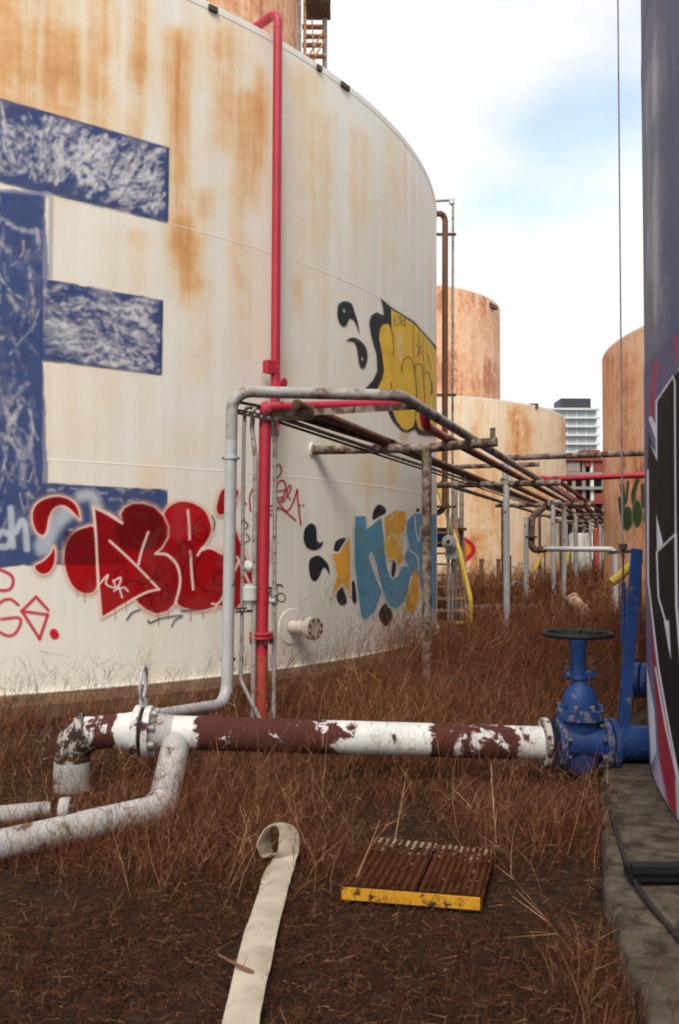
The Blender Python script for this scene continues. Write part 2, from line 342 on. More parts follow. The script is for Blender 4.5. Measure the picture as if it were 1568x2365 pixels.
TB = tank('tall orange rusted tank rising above the white tank, stair tower at its edge', CB, RB, 0, [6, 12, 18, 23.5, 27.5], M['tankO'], rustgen(RB, [27.5, 27.5, 23.5, 18], 11, .35, .45, 300), 200, .8)
CC, RC = np.array([3.42, 62.0]), 8.0
TC = tank('orange rusted tank seen behind the cream tank, beside two vertical pipes', CC, RC, 0, [4.6, 9.2, 13.9, 18.4], M['tankO'], rustgen(RC, [18.4, 13.9, 13.9, 9.2], 12, .3, .5, 260), 160, .6)
CD, RD = np.array([1.75, 42.2]), 9.0
TD = tank('cream rust-stained tank in the gap, just behind the pipe rack', CD, RD, .15, [2.45, 5.0, 7.55], M['tankD'], rustgen(RD, [7.55, 7.55, 5.0, 2.45], 13, .05, .42, 200), 200, .4)
CE, RE = np.array([17.26, 24.95]), 9.23
TE = tank('orange rusted tank on the right with green graffiti, behind the hanging cable', CE, RE, .15, [2.45, 5.0, 7.6], M['tankO'], rustgen(RE, [7.6, 7.6, 5.0], 14, .28, .45, 240), 220, .4)
CF, RF = np.array([10.9, 3.12]), 9.23
TF = tank('slate blue tank with black graffiti letters, close at the right edge', CF, RF, .13, [2.39, 5.0, 7.6], M['tankF'], rustgen(RF, [7.6, 5.0, 2.4], 15, -.15, .5, 160), 400, .15, foot=False)

# ------------------------------------------------------------------ graffiti: spray paint laid on the shells
def catmull(P, closed, k=6):
    P = np.array(P, float); n = len(P); o = []
    rng_ = range(n) if closed else range(n - 1)
    for i in rng_:
        g = lambda j: P[j % n] if closed else P[min(max(j, 0), n - 1)]
        a, b, c, d = g(i - 1), g(i), g(i + 1), g(i + 2)
        for t in np.linspace(0, 1, k, endpoint=False): o.append(.5 * (2 * b + (c - a) * t + (2 * a - 5 * b + 4 * c - d) * t * t + (3 * b - a - 3 * c + d) * t ** 3))
    if not closed: o.append(P[-1])
    return np.array(o)
class Decal:
    """a fine sheet of paint on a tank wall; shapes are given in photo coordinates and land on the wall where they are seen"""
    def __init__(s, c, R, th, zz, off=.004):
        s.TH, s.ZZ = np.meshgrid(th, zz, indexing='ij'); r = R + off
        s.P = np.stack([c[0] + r * np.cos(s.TH), c[1] + r * np.sin(s.TH), s.ZZ], -1)
        s.x, s.y = proj(s.P); s.u, s.v = s.TH * R, s.ZZ
        s.rgb = np.zeros(s.x.shape + (3,)); s.a = np.zeros(s.x.shape)
    def _put(s, al, col, sl):
        c = np.array(srgb(*col)[:3]); a0 = s.a[sl]; ao = al + a0 * (1 - al)
        s.rgb[sl] = np.where(ao[..., None] > 1e-4, (c * al[..., None] + s.rgb[sl] * (a0 * (1 - al))[..., None]) / np.maximum(ao, 1e-4)[..., None], s.rgb[sl]); s.a[sl] = ao
    def _box(s, P, m):
        ok = (s.x > P[:, 0].min() - m) & (s.x < P[:, 0].max() + m) & (s.y > P[:, 1].min() - m) & (s.y < P[:, 1].max() + m)
        i, j = np.where(ok)
        return None if len(i) == 0 else (slice(i.min(), i.max() + 1), slice(j.min(), j.max() + 1))
    @staticmethod
    def _dist(x, y, P, closed):
        d = np.full(x.shape, 1e9); ins = np.zeros(x.shape, bool); n = len(P)
        for k in range(n if closed else n - 1):
            ax, ay = P[k]; bx, by = P[(k + 1) % n]; dx, dy = bx - ax, by - ay; L = dx * dx + dy * dy + 1e-9
            t = np.clip(((x - ax) * dx + (y - ay) * dy) / L, 0, 1); d = np.minimum(d, np.hypot(x - ax - t * dx, y - ay - t * dy))
            if closed: ins ^= ((ay > y) != (by > y)) & (x < dx * (y - ay) / (dy if abs(dy) > 1e-9 else 1e-9) + ax)
        return d, ins
    def fill(s, P, col, soft=2, smooth=True, a=1.0, tex=None, grow=0, jit=0):
        P = catmull(P, True) if smooth else np.array(P, float); b = s._box(P, soft + 8 + grow)
        if b is None: return s
        x, y = s.x[b], s.y[b]
        if jit: x = x + jit * (fbm(s.u[b] * 9, s.v[b] * 9, 41) - .5); y = y + jit * (fbm(s.u[b] * 9, s.v[b] * 9, 47) - .5)
        d, ins = s._dist(x, y, P, True); sd_ = np.where(ins, d, -d) + grow
        al = sst(-soft / 2, soft / 2, sd_) * a
        if tex is not None: al = al * tex(s.u[b], s.v[b])
        s._put(al, col, b); return s
    def line(s, P, w, col, soft=1.5, smooth=True, closed=False, a=1.0, tex=None):
        P = catmull(P, closed) if smooth and len(P) > 2 else np.array(P, float); b = s._box(P, w + soft + 4)
        if b is None: return s
        d, _ = s._dist(s.x[b], s.y[b], P, closed); al = sst(w / 2 + soft / 2, w / 2 - soft / 2, d) * a
        s._put(al if tex is None else al * tex(s.u[b], s.v[b]), col, b); return s
    def build(s, name, parent, label=None, thr=.03):
        n, m = s.x.shape; A = s.a.clip(0, 1) * (.86 + .14 * sst(.3, .6, fbm(s.u * 6, s.v * 6, 77))); q = np.maximum.reduce([A[:-1, :-1], A[1:, :-1], A[:-1, 1:], A[1:, 1:]]) > thr
        I, J = np.where(q); idx = np.stack([I * m + J, (I + 1) * m + J, (I + 1) * m + J + 1, I * m + J + 1], 1)
        used, inv = np.unique(idx, return_inverse=True); inv = inv.reshape(-1, 4)
        me = bpy.data.meshes.new(name); V = (s.P.reshape(-1, 3)[used] - ORG[parent.name]).astype(np.float32)
        me.vertices.add(len(V)); me.vertices.foreach_set('co', V.ravel()); me.loops.add(inv.size); me.loops.foreach_set('vertex_index', inv.astype(np.int32).ravel())
        me.polygons.add(len(inv)); me.polygons.foreach_set('loop_start', np.arange(0, inv.size, 4, dtype=np.int32)); me.update(calc_edges=True)
        C = me.attributes.new('paint', 'FLOAT_COLOR', 'POINT'); C.data.foreach_set('color', np.concatenate([s.rgb.reshape(-1, 3), A.reshape(-1, 1)], 1)[used].astype(np.float32).ravel())
        me.polygons.foreach_set('use_smooth', [True] * len(inv)); me.materials.append(M['paint']); o = link(name, me, parent)
        if label: o['label'] = label
        return o
def cyl_hit(x, y, c, R):
    d = ray(x, y); A = d[0] ** 2 + d[1] ** 2; B = -2 * (d[0] * c[0] + d[1] * c[1]); C = c[0] ** 2 + c[1] ** 2 - R * R
    D = B * B - 4 * A * C; t = (-B - math.sqrt(max(D, 0))) / (2 * A); p = d * t
    return math.atan2(p[1] - c[1], p[0] - c[0]), p[2] + CAMH
def rect(c, R, x0, x1, y0, y1, px, off=.004):
    """sheet covering the part of the wall seen between these photo points"""
    ym = (y0 + y1) / 2; xs = np.arange(x0, x1 + px, px); th = np.array([cyl_hit(x, ym, c, R)[0] for x in xs]); th = np.unique(np.round(th, 7))
    zs = [cyl_hit(x, y, c, R)[1] for x in (x0, (x0 + x1) / 2, x1 - 2) for y in (y0, y1)]; zl, zh = min(zs), max(zs)
    pz = px * math.hypot(*(at_wall(x0 + (x1 - x0) * .5, ym, c, R)[:2])) / F
    return Decal(c, R, th, np.arange(zl, zh, pz), off)
def at_wall(x, y, c, R):
    t, z = cyl_hit(x, y, c, R); return np.array([c[0] + R * math.cos(t), c[1] + R * math.sin(t), z])
RAo = RA + .006
# --- big blue buffed letter
d = rect(CA, RAo, -260, 410, 190, 1330, 3.2)
BL = (62, 76, 118)
def brush(sx, sy, lo, k0, k1, seed, ang=0.0):
    ca, sa = math.cos(ang), math.sin(ang)
    def f(u, v):
        uu, vv_ = u * ca + v * sa, -u * sa + v * ca
        n = .68 * fbm(uu * sx + 1.6 * vn(u * 3, v * 3, seed + 9), vv_ * sy + 1.6 * vn(u * 3, v * 3, seed + 5), seed, 5) + .32 * fbm(uu * 9, vv_ * 14, seed + 3, 4); return lo + (1 - lo) * sst(k0, k1, n)
    return f
d.fill([(-250, 160), (0, 228), (390, 342), (388, 512), (100, 442), (-250, 355)], (186, 184, 192), 3, False, .6, jit=6)
d.fill([(-250, 160), (0, 228), (390, 342), (388, 512), (100, 442), (-250, 355)], BL, 3, False, 1, brush(2.6, 8, .45, .34, .54, 21, .7), jit=5)
d.fill([(97, 642), (375, 692), (372, 864), (97, 830)], (186, 184, 192), 3, False, .6, jit=6)
d.fill([(97, 642), (375, 692), (372, 864), (97, 830)], BL, 3, False, 1, brush(2.2, 9, .45, .34, .52, 22, .25), jit=5)
d.fill([(-250, 420), (100, 440), (112, 600), (97, 830), (110, 1110), (85, 1300), (-250, 1345)], (120, 124, 160), 3, False, .7, jit=8)
d.fill([(-250, 420), (104, 452), (97, 640), (97, 830), (98, 1110), (80, 1300), (-250, 1345)], BL, 4, False, 1, brush(8, 2.4, .5, .3, .48, 23), jit=5)
d.fill([(60, 1112), (386, 1131), (384, 1188), (300, 1300), (60, 1305)], BL, 3, False, 1, brush(3, 9, .3, .32, .46, 24), jit=4)
rb_ = np.random.default_rng(19)
def scrub(nst, inside, ang, spread, ln, wd, al):
    k = 0
    while k < nst:
        x0, y0 = rb_.uniform(-230, 388), rb_.uniform(180, 1300)
        if not inside(x0, y0): continue
        k += 1; an = rb_.normal(ang, spread); L_ = rb_.uniform(*ln); P_ = [(x0, y0)]
        for _ in range(3):
            an += rb_.normal(0, .35); q_ = (P_[-1][0] + math.cos(an) * L_ / 3, P_[-1][1] + math.sin(an) * L_ / 3)
            if not inside(*q_): break
            P_.append(q_)
        if len(P_) < 2: continue
        w_ = rb_.uniform(*wd); sd_ = int(rb_.integers(0, 90)); d.line(P_, w_, (200, 197, 200) if rb_.random() < .52 else (46, 60, 110), w_ * 1.1, a=rb_.uniform(*al), tex=lambda u, v: sst(.22, .7, fbm(u * 22, v * 22, sd_, 3)))
edge = lambda x: 228 + x * .292
topa = lambda x, y: x < 380 and edge(x) + 8 < y < min(edge(x) + 168, 436 + x * .18 if x > 100 else 999)
scrub(330, lambda x, y: topa(x, y) and x > 90, -.75, .45, (40, 130), (3, 13), (.4, .95)); scrub(220, lambda x, y: topa(x, y) and x <= 110, 1.2, .35, (50, 140), (3, 13), (.3, .85))
scrub(230, lambda x, y: 104 < x < 368 and 650 + (x - 97) * .18 < y < 826 + (x - 97) * .12, .22, .28, (40, 140), (3, 12), (.35, .95))
scrub(380, lambda x, y: -240 < x < 92 and 440 < y < 1240, 1.5, .3, (40, 130), (3, 12), (.15, .65)); scrub(30, lambda x, y: 90 < x < 376 and 1126 < y < 1160, .1, .4, (10, 40), (3, 7), (.3, .7))
for pl in ([(0, 228), (390, 342)], [(386, 345), (385, 508)], [(373, 695), (371, 860)], [(97, 646), (97, 826)]): d.line(pl, 5, (42, 56, 104), 3, False, a=.75)
d.line([(104, 445), (118, 450), (116, 640)], 9, (170, 172, 186), 6, False, a=.5)
d.build('blue_letter', TA, 'big blue letter E with streaky buffed paint')
# --- red bubble letters
Z = lambda L: [(p[0] * .415, p[1] * .415 + 995.4) for p in L]
d = rect(CA, RAo, -14, 640, 1125, 1470, 1.6, .008)
RED, DRK, PK = (158, 10, 18), (78, 6, 12), (232, 204, 196)
sh = dict(
 c1=[(240, 582), (200, 560), (178, 490), (185, 430), (220, 390), (280, 365), (340, 362), (400, 385), (435, 430), (446, 492), (420, 468), (380, 430), (340, 415), (300, 435), (275, 480), (262, 550)],
 c2=[(300, 640), (310, 690), (300, 750), (270, 790), (230, 797), (195, 770), (195, 745), (240, 720), (280, 680)],
 bulb=[(525, 540), (470, 535), (410, 565), (370, 620), (355, 700), (365, 780), (400, 860), (450, 900), (500, 905), (535, 880), (548, 800), (545, 700)],
 rb=[(910, 460), (950, 410), (1010, 388), (1080, 400), (1140, 440), (1170, 500), (1178, 560), (1150, 620), (1120, 660), (1170, 648), (1220, 668), (1290, 740), (1340, 900), (1300, 960), (1200, 980), (1120, 1000), (1040, 990), (985, 960), (960, 860), (900, 760), (870, 680), (900, 560)],
 rt=[(1240, 320), (1205, 400), (1205, 450), (1230, 470), (1290, 430), (1330, 330)],
 rr=[(1310, 540), (1370, 700), (1420, 800), (1395, 860), (1340, 960), (1280, 985), (1240, 700), (1290, 600)],
 re=[(1440, 560), (1490, 590), (1505, 650), (1495, 720), (1450, 760), (1430, 650)])
main = [(520, 420), (600, 455), (682, 505), (668, 462), (690, 425), (740, 400), (800, 400), (860, 420), (910, 470), (937, 530), (935, 590), (900, 650), (865, 680), (930, 690), (980, 740), (1002, 800), (1000, 880), (975, 960), (930, 1005), (870, 1020), (810, 995), (770, 960), (745, 930), (650, 985), (567, 1040), (560, 960), (550, 840), (540, 700), (530, 560)]
for q in ([(60, 430), (66, 560), (72, 640)], [(-30, 620), (10, 560), (60, 590), (40, 640), (-20, 640)], [(90, 560), (120, 500), (140, 530), (150, 655)]): d.line(Z(q), 15, (196, 205, 220), 9, a=.75)
d.line(Z([(240, 640), (300, 520), (380, 440)]), 40, (190, 200, 214), 22, a=.7); d.line(Z([(450, 360), (510, 360), (540, 420)]), 26, (200, 206, 214), 22, a=.7)
for n_, q in list(sh.items()) + [('m', main)]: d.fill(Z(q), (236, 190, 160), 14, n_ != 'm', .45, grow=6)
for n_ in sh: d.fill(Z(sh[n_]), PK, 5, True, .8, grow=2)
for n_ in sh: d.fill(Z(sh[n_]), RED, 4, True, 1, grow=-1.5)
d.fill(Z(main), PK, 5, False, .85, grow=2.2); d.fill(Z(main), RED, 4, False, 1, grow=-1.5)
mott = lambda lo, sd: (lambda u, v: lo + (1 - lo) * fbm(u * 1.2, v * 9, sd))
d.fill(Z([(360, 560), (540, 530), (552, 745), (352, 745)]), DRK, 10, False, .85, mott(.6, 3)); d.fill(Z([(680, 470), (720, 410), (850, 420), (925, 520), (915, 610), (850, 660), (700, 660), (640, 560)]), DRK, 22, True, .95, mott(.6, 4))
d.fill(Z([(530, 440), (680, 520), (700, 745), (545, 745)]), DRK, 16, False, .55, mott(.5, 5)); d.fill(Z([(860, 690), (960, 740), (990, 900), (900, 1000), (800, 960), (760, 800)]), DRK, 22, True, .35, mott(.3, 6))
d.fill(Z([(200, 430), (260, 380), (350, 375), (420, 430), (340, 405), (270, 450), (230, 560)]), DRK, 12, True, .5); d.fill(Z([(920, 620), (1100, 640), (1060, 960), (990, 950)]), DRK, 30, True, .35, mott(.3, 7))
d.fill(Z([(930, 440), (1010, 400), (1120, 440), (1150, 540), (960, 600)]), (205, 34, 48), 30, True, .5, mott(.3, 8))
for q in ([(610, 610), (740, 730), (885, 880)], [(885, 880), (820, 895), (745, 932)], [(825, 562), (790, 660), (770, 742)], [(520, 420), (535, 600), (546, 850), (562, 1030)], [(1045, 440), (1052, 520), (1055, 600)], [(1060, 668), (1066, 780), (1075, 880)], [(865, 682), (930, 688), (985, 745), (1002, 840), (975, 958)], [(525, 425), (600, 462), (680, 512)], [(1120, 662), (1170, 650), (1230, 680)], [(1100, 690), (1122, 655), (1140, 640)], [(570, 1036), (660, 990), (745, 932)], [(1180, 960), (1230, 940), (1330, 720)], [(1190, 1000), (1210, 960)], [(1320, 700), (1385, 840)]): d.line(Z(q), 5.2, PK, 3.6, a=.9)
BK = (34, 16, 26)
for q in ([(1120, 480), (1080, 520), (1080, 590), (1120, 612), (1150, 580), (1140, 530), (1110, 520), (1100, 560), (1120, 575)], [(1000, 690), (1000, 640), (1030, 618), (1065, 640), (1060, 690), (1020, 760), (1010, 800)], [(1130, 690), (1090, 740), (1085, 820), (1130, 880), (1230, 900)], [(1240, 770), (1200, 800), (1190, 840), (1240, 860)], [(640, 800), (670, 765), (705, 780), (700, 830)], [(820, 840), (860, 800), (880, 750), (870, 830), (920, 780)], [(930, 850), (900, 880), (900, 940), (940, 920), (930, 860)], [(780, 960), (800, 920), (850, 920), (840, 960), (870, 1000)], [(700, 850), (740, 830), (790, 850)], [(1180, 470), (1195, 510), (1185, 550)], [(1360, 500), (1380, 520), (1365, 545)], [(1360, 620), (1390, 600), (1370, 570)]): d.line(Z(q), 3.6, BK, 3, a=.72)
for q in ([(555, 850), (600, 800), (590, 850), (640, 870), (630, 830)], [(640, 830), (670, 815), (665, 850), (635, 890)], [(650, 880), (690, 870), (712, 890)], [(660, 860), (680, 925)]): d.line(Z(q), 4, (232, 210, 205), 2.5, a=.9)
for q in ([(705, 1050), (735, 1010), (780, 992)], [(825, 1052), (835, 1066), (900, 1040), (1012, 1025), (975, 1050), (955, 1085)], [(1010, 1000), (1110, 995)]): d.line(Z(q), 3.6, (52, 60, 84), 2.4, a=.85)
for x_, y_, l_ in ((640, 990, 60), (700, 960, 40), (880, 1015, 70), (935, 1000, 45), (1060, 992, 65), (1130, 998, 40), (470, 900, 50), (430, 885, 35)): d.line(Z([(x_, y_ - 20), (x_ + 1, y_ + l_)]), 1.8, RED, 1.6, False, a=.7)
d.build('red_graffiti', TA, 'red bubble letters with pale outlines over the blue')
# --- crimson tag at far left
d = rect(CA, RAo, -60, 160, 1300, 1500, 1.5, .005); CR = (205, 40, 74)
for q in ([(-60, 760), (0, 770), (60, 800), (72, 840), (50, 880), (-20, 885)], [(100, 965), (60, 935), (10, 945), (-40, 1000)], [(5, 1045), (110, 1040), (95, 1110), (50, 1138), (-20, 1110)], [(120, 1000), (200, 920), (268, 995)], [(120, 1000), (265, 1020)], [(265, 1020), (220, 1155)], [(220, 1155), (125, 1005)]): d.line(Z(q), 6.5, CR, 4, len(q) > 3, a=.88)
d.line(Z([(298, 1122), (305, 1135)]), 19, (200, 20, 48), 4, False); d.build('crimson_tag', TA, 'crimson tag reading GS with a dot')
# --- yellow piece with black shadow
Z = lambda L: [(p[0] * .293 + 650.8, p[1] * .293 + 612.5) for p in L]
d = rect(CA, RAo, 770, 1006.3, 675, 1030, 1.15, .005); BKK, YE = (44, 46, 54), (226, 184, 66)
d.fill(Z([(440, 350), (445, 310), (480, 285), (520, 285), (555, 310), (575, 370), (600, 450), (612, 540), (590, 470), (562, 422), (530, 425), (510, 470), (485, 480), (455, 450), (440, 400)]), BKK, 2)
d.fill(Z([(510, 592), (540, 573), (580, 570), (630, 600), (665, 650), (677, 720), (662, 790), (640, 812), (615, 790), (602, 720), (592, 650), (570, 602), (540, 595)]), BKK, 2)
for q in ([(478, 355), (502, 362)], [(490, 340), (492, 375)], [(622, 735), (645, 742)], [(634, 722), (633, 755)]): d.line(Z(q), 1.3, (190, 195, 205), 1, False)
d.fill(Z([(640, 992), (720, 905), (754, 830), (748, 700), (708, 560), (690, 450), (705, 395), (745, 368), (805, 392), (800, 330), (780, 255), (830, 300), (870, 335), (1040, 440), (1230, 650), (1230, 1350), (1130, 1340), (1080, 1330), (1050, 1290), (990, 1318), (950, 1305), (880, 1230), (835, 1140), (870, 1000), (740, 1000)]), BKK, 2, False)
d.fill(Z([(745, 992), (790, 900), (806, 830), (792, 700), (768, 580), (775, 500), (800, 465), (840, 462), (866, 520), (862, 345), (940, 392), (1040, 460), (1120, 545), (1185, 622), (1216, 680), (1216, 1320), (1150, 1310), (1110, 1300), (1075, 1280), (1055, 1195), (1035, 1270), (985, 1303), (950, 1285), (905, 1225), (872, 1140), (868, 1000)]), YE, 2, False, 1, lambda u, v: .9 + .1 * fbm(u * 4, v, 8))
d.fill(Z([(905, 560), (940, 540), (960, 700), (930, 740)]), (214, 196, 150), 10, True, .6); d.fill(Z([(1060, 600), (1130, 640), (1110, 900), (1050, 760)]), (218, 158, 66), 12, True, .4)
d.fill(Z([(930, 1320), (1000, 1330), (960, 1400)]), (226, 196, 110), 8, True, .4)
for q, w in (([(868, 520), (880, 600), (880, 720)], 2), ([(1040, 450), (1034, 600), (1036, 700), (1055, 830)], 1.4), ([(945, 840), (950, 770), (985, 725), (1020, 745), (1048, 850), (1062, 1000), (1055, 1190)], 2.2), ([(1042, 805), (1072, 775), (1105, 800), (1118, 900), (1128, 1100)], 2), ([(1120, 875), (1140, 838), (1165, 880), (1190, 1000)], 1.8), ([(1080, 510), (1078, 600), (1080, 700), (1065, 720)], 1.2), ([(1120, 540), (1115, 720), (1125, 830)], 1.2), ([(1055, 620), (1080, 650), (1100, 690), (1070, 685)], 1.4), ([(1098, 620), (1080, 670), (1068, 715)], 1.3), ([(1145, 700), (1165, 760), (1178, 810)], 1.3), ([(1160, 700), (1150, 770)], 1.1),
             ([(730, 1000), (790, 990), (862, 995)], 2.2), ([(864, 920), (864, 1000)], 2.2), ([(1185, 930), (1180, 1020)], 3)): d.line(Z(q), w, BKK, 1.2, len(q) > 2)
for q in ([(905, 395), (885, 395), (887, 470), (910, 472)], [(887, 432), (905, 432)], [(918, 395), (920, 470), (938, 455), (938, 410), (918, 395)], [(958, 400), (945, 400), (946, 475), (960, 475)], [(946, 437), (958, 437)], [(965, 480), (966, 410), (976, 420), (966, 445), (980, 490)]): d.line(Z(q), 1.3, BKK, 1, False)
d.build('yellow_graffiti', TA, 'yellow letters with black shadow and two black commas')
# --- sky-blue and orange piece
Z = lambda L: [(p[0] * .3906 + 459.4, p[1] * .3906 + 765.6) for p in L]
d = rect(CA, RAo, 695, 1007, 1155, 1455, 1.3, .005); BK2, OR, SB, WH = (40, 42, 48), (222, 158, 44), (74, 138, 170), (222, 220, 214)
for q in ([(655, 1135), (625, 1170), (620, 1230), (640, 1275), (680, 1290), (720, 1275), (735, 1240), (715, 1247), (697, 1230), (695, 1170), (680, 1140)], [(690, 1325), (655, 1350), (652, 1410), (665, 1460), (690, 1472), (715, 1440), (730, 1400), (750, 1395), (770, 1432), (767, 1385), (740, 1345), (715, 1327)], [(1028, 1108), (1032, 1060), (1060, 1022), (1095, 1035), (1106, 1065), (1070, 1090)], [(800, 1290), (810, 1240), (845, 1220), (872, 1228), (850, 1300)], [(815, 1560), (840, 1500), (875, 1590), (850, 1615), (825, 1600)], [(905, 1480), (920, 1480), (932, 1590), (912, 1600), (902, 1540)], [(1105, 1605), (1142, 1660), (1140, 1700), (1105, 1737), (1070, 1700), (1068, 1650)], [(1285, 1055), (1305, 1055), (1302, 1180), (1288, 1130)]): d.fill(Z(q), BK2, 2)
star = [(783, 1313), (828, 1310), (890, 1212), (895, 1320), (895, 1562), (848, 1488), (778, 1572), (818, 1440)]
nn = [(925, 1092), (987, 1090), (992, 1168), (1077, 1098), (1092, 1200), (1108, 1380), (1130, 1448), (1150, 1462), (1178, 1445), (1195, 1388), (1232, 1388), (1252, 1440), (1238, 1520), (1212, 1600), (1165, 1642), (1125, 1622), (1090, 1540), (1060, 1430), (1035, 1325), (1015, 1298), (1005, 1330), (1032, 1420), (1082, 1540), (1042, 1650), (985, 1706), (958, 1680), (942, 1560), (920, 1370), (918, 1200)]
ou = [(1095, 1100), (1160, 1058), (1222, 1063), (1226, 1120), (1216, 1182), (1192, 1200), (1190, 1290), (1212, 1332), (1190, 1385), (1150, 1335), (1110, 1345), (1102, 1200)]
br = [(1230, 1120), (1270, 1078), (1330, 1068), (1430, 1085), (1430, 1680), (1385, 1645), (1320, 1560), (1300, 1450), (1250, 1440), (1232, 1380), (1212, 1335), (1232, 1288), (1242, 1268), (1226, 1180)]
ol = [(1280, 1392), (1302, 1450), (1306, 1560), (1282, 1650), (1240, 1668), (1213, 1622), (1240, 1520), (1262, 1440)]
for q in (star, nn, ou, br, ol): d.fill(Z(q), WH, 2.4, False, .95, grow=3.2)
mo = lambda u, v: .86 + .14 * fbm(u * 5, v * 3, 12)
d.fill(Z(star), OR, 2, False, 1, mo); d.fill(Z(ou), OR, 2, False, 1, mo); d.fill(Z(nn), SB, 2, False, 1, mo); d.fill(Z(br), (84, 142, 180), 2, False, 1, mo); d.fill(Z(ol), OR, 8, False, 1, mo)
d.fill(Z([(1105, 1200), (1190, 1200), (1190, 1330), (1110, 1330)]), (228, 184, 84), 14, True, .7); d.fill(Z([(1215, 1560), (1240, 1530), (1240, 1640)]), (120, 130, 60), 10, True, .5)
for q in ([(920, 1180), (965, 1230), (1000, 1245), (985, 1330)], [(925, 1220), (1000, 1250)], [(945, 1130), (970, 1210)], [(950, 1375), (1010, 1385)], [(1000, 1330), (970, 1380)], [(1060, 1420), (1140, 1560)], [(1070, 1310), (1100, 1260)], [(1150, 1490), (1200, 1420)]): d.line(Z(q), 3, (132, 132, 90), 2.4, a=.6)
for q in ([(1110, 1235), (1140, 1202), (1175, 1225), (1190, 1265)], [(1128, 1115), (1150, 1085)], [(1275, 1090), (1285, 1180), (1300, 1240), (1310, 1150)], [(1240, 1290), (1290, 1330), (1300, 1410)]): d.line(Z(q), 2.4, WH, 1.6)
d.fill(Z([(1150, 1350), (1165, 1390), (1150, 1455), (1138, 1420)]), BK2, 3); d.line(Z([(945, 1520), (965, 1550), (985, 1530)]), 4, (90, 80, 110), 4, a=.6)
d.build('blue_orange_graffiti', TA, 'sky-blue and orange letters with star and black commas')
# --- red marker tag
d = rect(CA, RAo, 560, 712, 1065, 1215, 1.15, .005); TR = (180, 24, 52)
for q in ([(440, 870), (470, 855), (488, 820), (480, 790), (458, 792)], [(440, 990), (465, 900), (490, 878), (512, 900), (505, 960), (480, 1005), (465, 990)], [(455, 945), (512, 935)], [(455, 985), (500, 975)], [(492, 1010), (535, 950), (545, 915), (530, 912), (520, 960), (540, 990)], [(470, 1010), (520, 1060), (560, 1000), (582, 932), (585, 1000), (602, 1138)], [(395, 1035), (440, 1030), (500, 1055), (572, 1115)], [(400, 1060), (470, 1050)], [(410, 1080), (440, 1083)], [(318, 925), (300, 980), (305, 1060)], [(272, 1012), (280, 1020)], [(598, 1025), (602, 1027)], [(617, 1025), (620, 1027)]): d.line(Z(q), 3.4, TR, 1.6, len(q) > 2, a=.95)
for q in ([(410, 1510), (440, 1490), (460, 1520), (430, 1560), (415, 1540)], [(455, 1480), (470, 1540), (490, 1490)], [(480, 1560), (505, 1540), (500, 1510), (480, 1525)]): d.line(Z(q), 3, (56, 62, 76), 2, a=.8)
d.build('red_tag', TA, 'thin red marker tag beside the red riser')
# --- other tanks
d = rect(CD, RD + .003, 1030, 1130, 1225, 1305, 1.5, .006)
d.fill([(1052, 1236), (1072, 1240), (1092, 1254), (1098, 1272), (1088, 1288), (1070, 1300), (1050, 1300), (1040, 1270)], (186, 30, 52), 3); d.fill([(1052, 1244), (1068, 1248), (1084, 1260), (1088, 1272), (1080, 1282), (1066, 1292), (1050, 1292), (1046, 1270)], (214, 132, 34), 4)
d.build('round_graffiti', TD, 'orange blob with thick red outline')
d = rect(CE, RE + .003, 1424, 1500, 1100, 1235, 1.4, .006)
for q, w in (([(1436, 1120), (1440, 1150), (1438, 1170)], 9), ([(1450, 1112), (1446, 1160)], 5), ([(1472, 1108), (1462, 1140), (1464, 1165)], 9), ([(1430, 1150), (1434, 1185)], 7), ([(1484, 1120), (1486, 1170)], 8)): d.line(q, w, (58, 74, 60), 4)
for q in ([(1446, 1170), (1458, 1180), (1458, 1210), (1448, 1224), (1438, 1212), (1436, 1186)], [(1470, 1155), (1480, 1168), (1482, 1196), (1472, 1216), (1462, 1200), (1462, 1172)], [(1492, 1165), (1500, 1180), (1500, 1210), (1488, 1200)]): d.fill(q, (120, 140, 96), 3, grow=2); d.fill(q, (52, 76, 50), 3)
d.build('green_graffiti', TE, 'green leaf-like graffiti shapes')
Z = lambda L: [(p[0] * .4859 + 1416.4, p[1] * .4859 + 765.7) for p in L]
def wallF():
    xs = np.concatenate([np.linspace(1487, 1500, 46), np.linspace(1500.4, 1640, 190)]); th = np.unique(np.round([cyl_hit(x, 1400, CF, RF + .006)[0] for x in xs], 6)); return Decal(CF, RF + .006, th, np.arange(.15, 3.4, .009), .005)
d = wallF(); BKF, WF = (30, 26, 26), (214, 214, 226)
d.fill([(1470, 870), (1700, 640), (1700, 2300), (1470, 2300)], (112, 106, 138), 40, False, .9)
d.line(Z([(200, 150), (190, 260), (180, 400)]), 10, (178, 52, 66), 8, a=.8); d.line(Z([(300, 20), (300, 130)]), 9, (178, 52, 66), 8, a=.7)
d.fill(Z([(168, 480), (205, 600), (205, 330), (285, 215), (360, 130), (470, 300), (470, 2350), (330, 2220), (300, 2060), (252, 1830), (212, 1560), (182, 1330), (165, 1180), (163, 700)]), BKF, 3, False)
for q, w in (([(205, 600), (204, 330), (283, 212), (292, 240), (296, 960), (206, 1046), (214, 1260), (246, 1372)], 3.6), ([(164, 660), (165, 1180), (183, 1340), (214, 1600), (262, 1870), (312, 2130)], 4.2), ([(296, 960), (300, 1300), (340, 1800), (345, 2000)], 6), ([(310, 180), (340, 120), (400, 300)], 4)): d.line(Z(q), w, WF, 2.2, False)
for q in ([(204, 868), (220, 940), (236, 1008), (208, 1040)], [(240, 1372), (264, 1372), (274, 1555), (262, 1500)], [(166, 410), (206, 525), (206, 450), (180, 400)], [(172, 530), (208, 590), (208, 612)], [(150, 1540), (195, 1800), (206, 1990), (180, 2060)]): d.fill(Z(q), WF, 2, False)
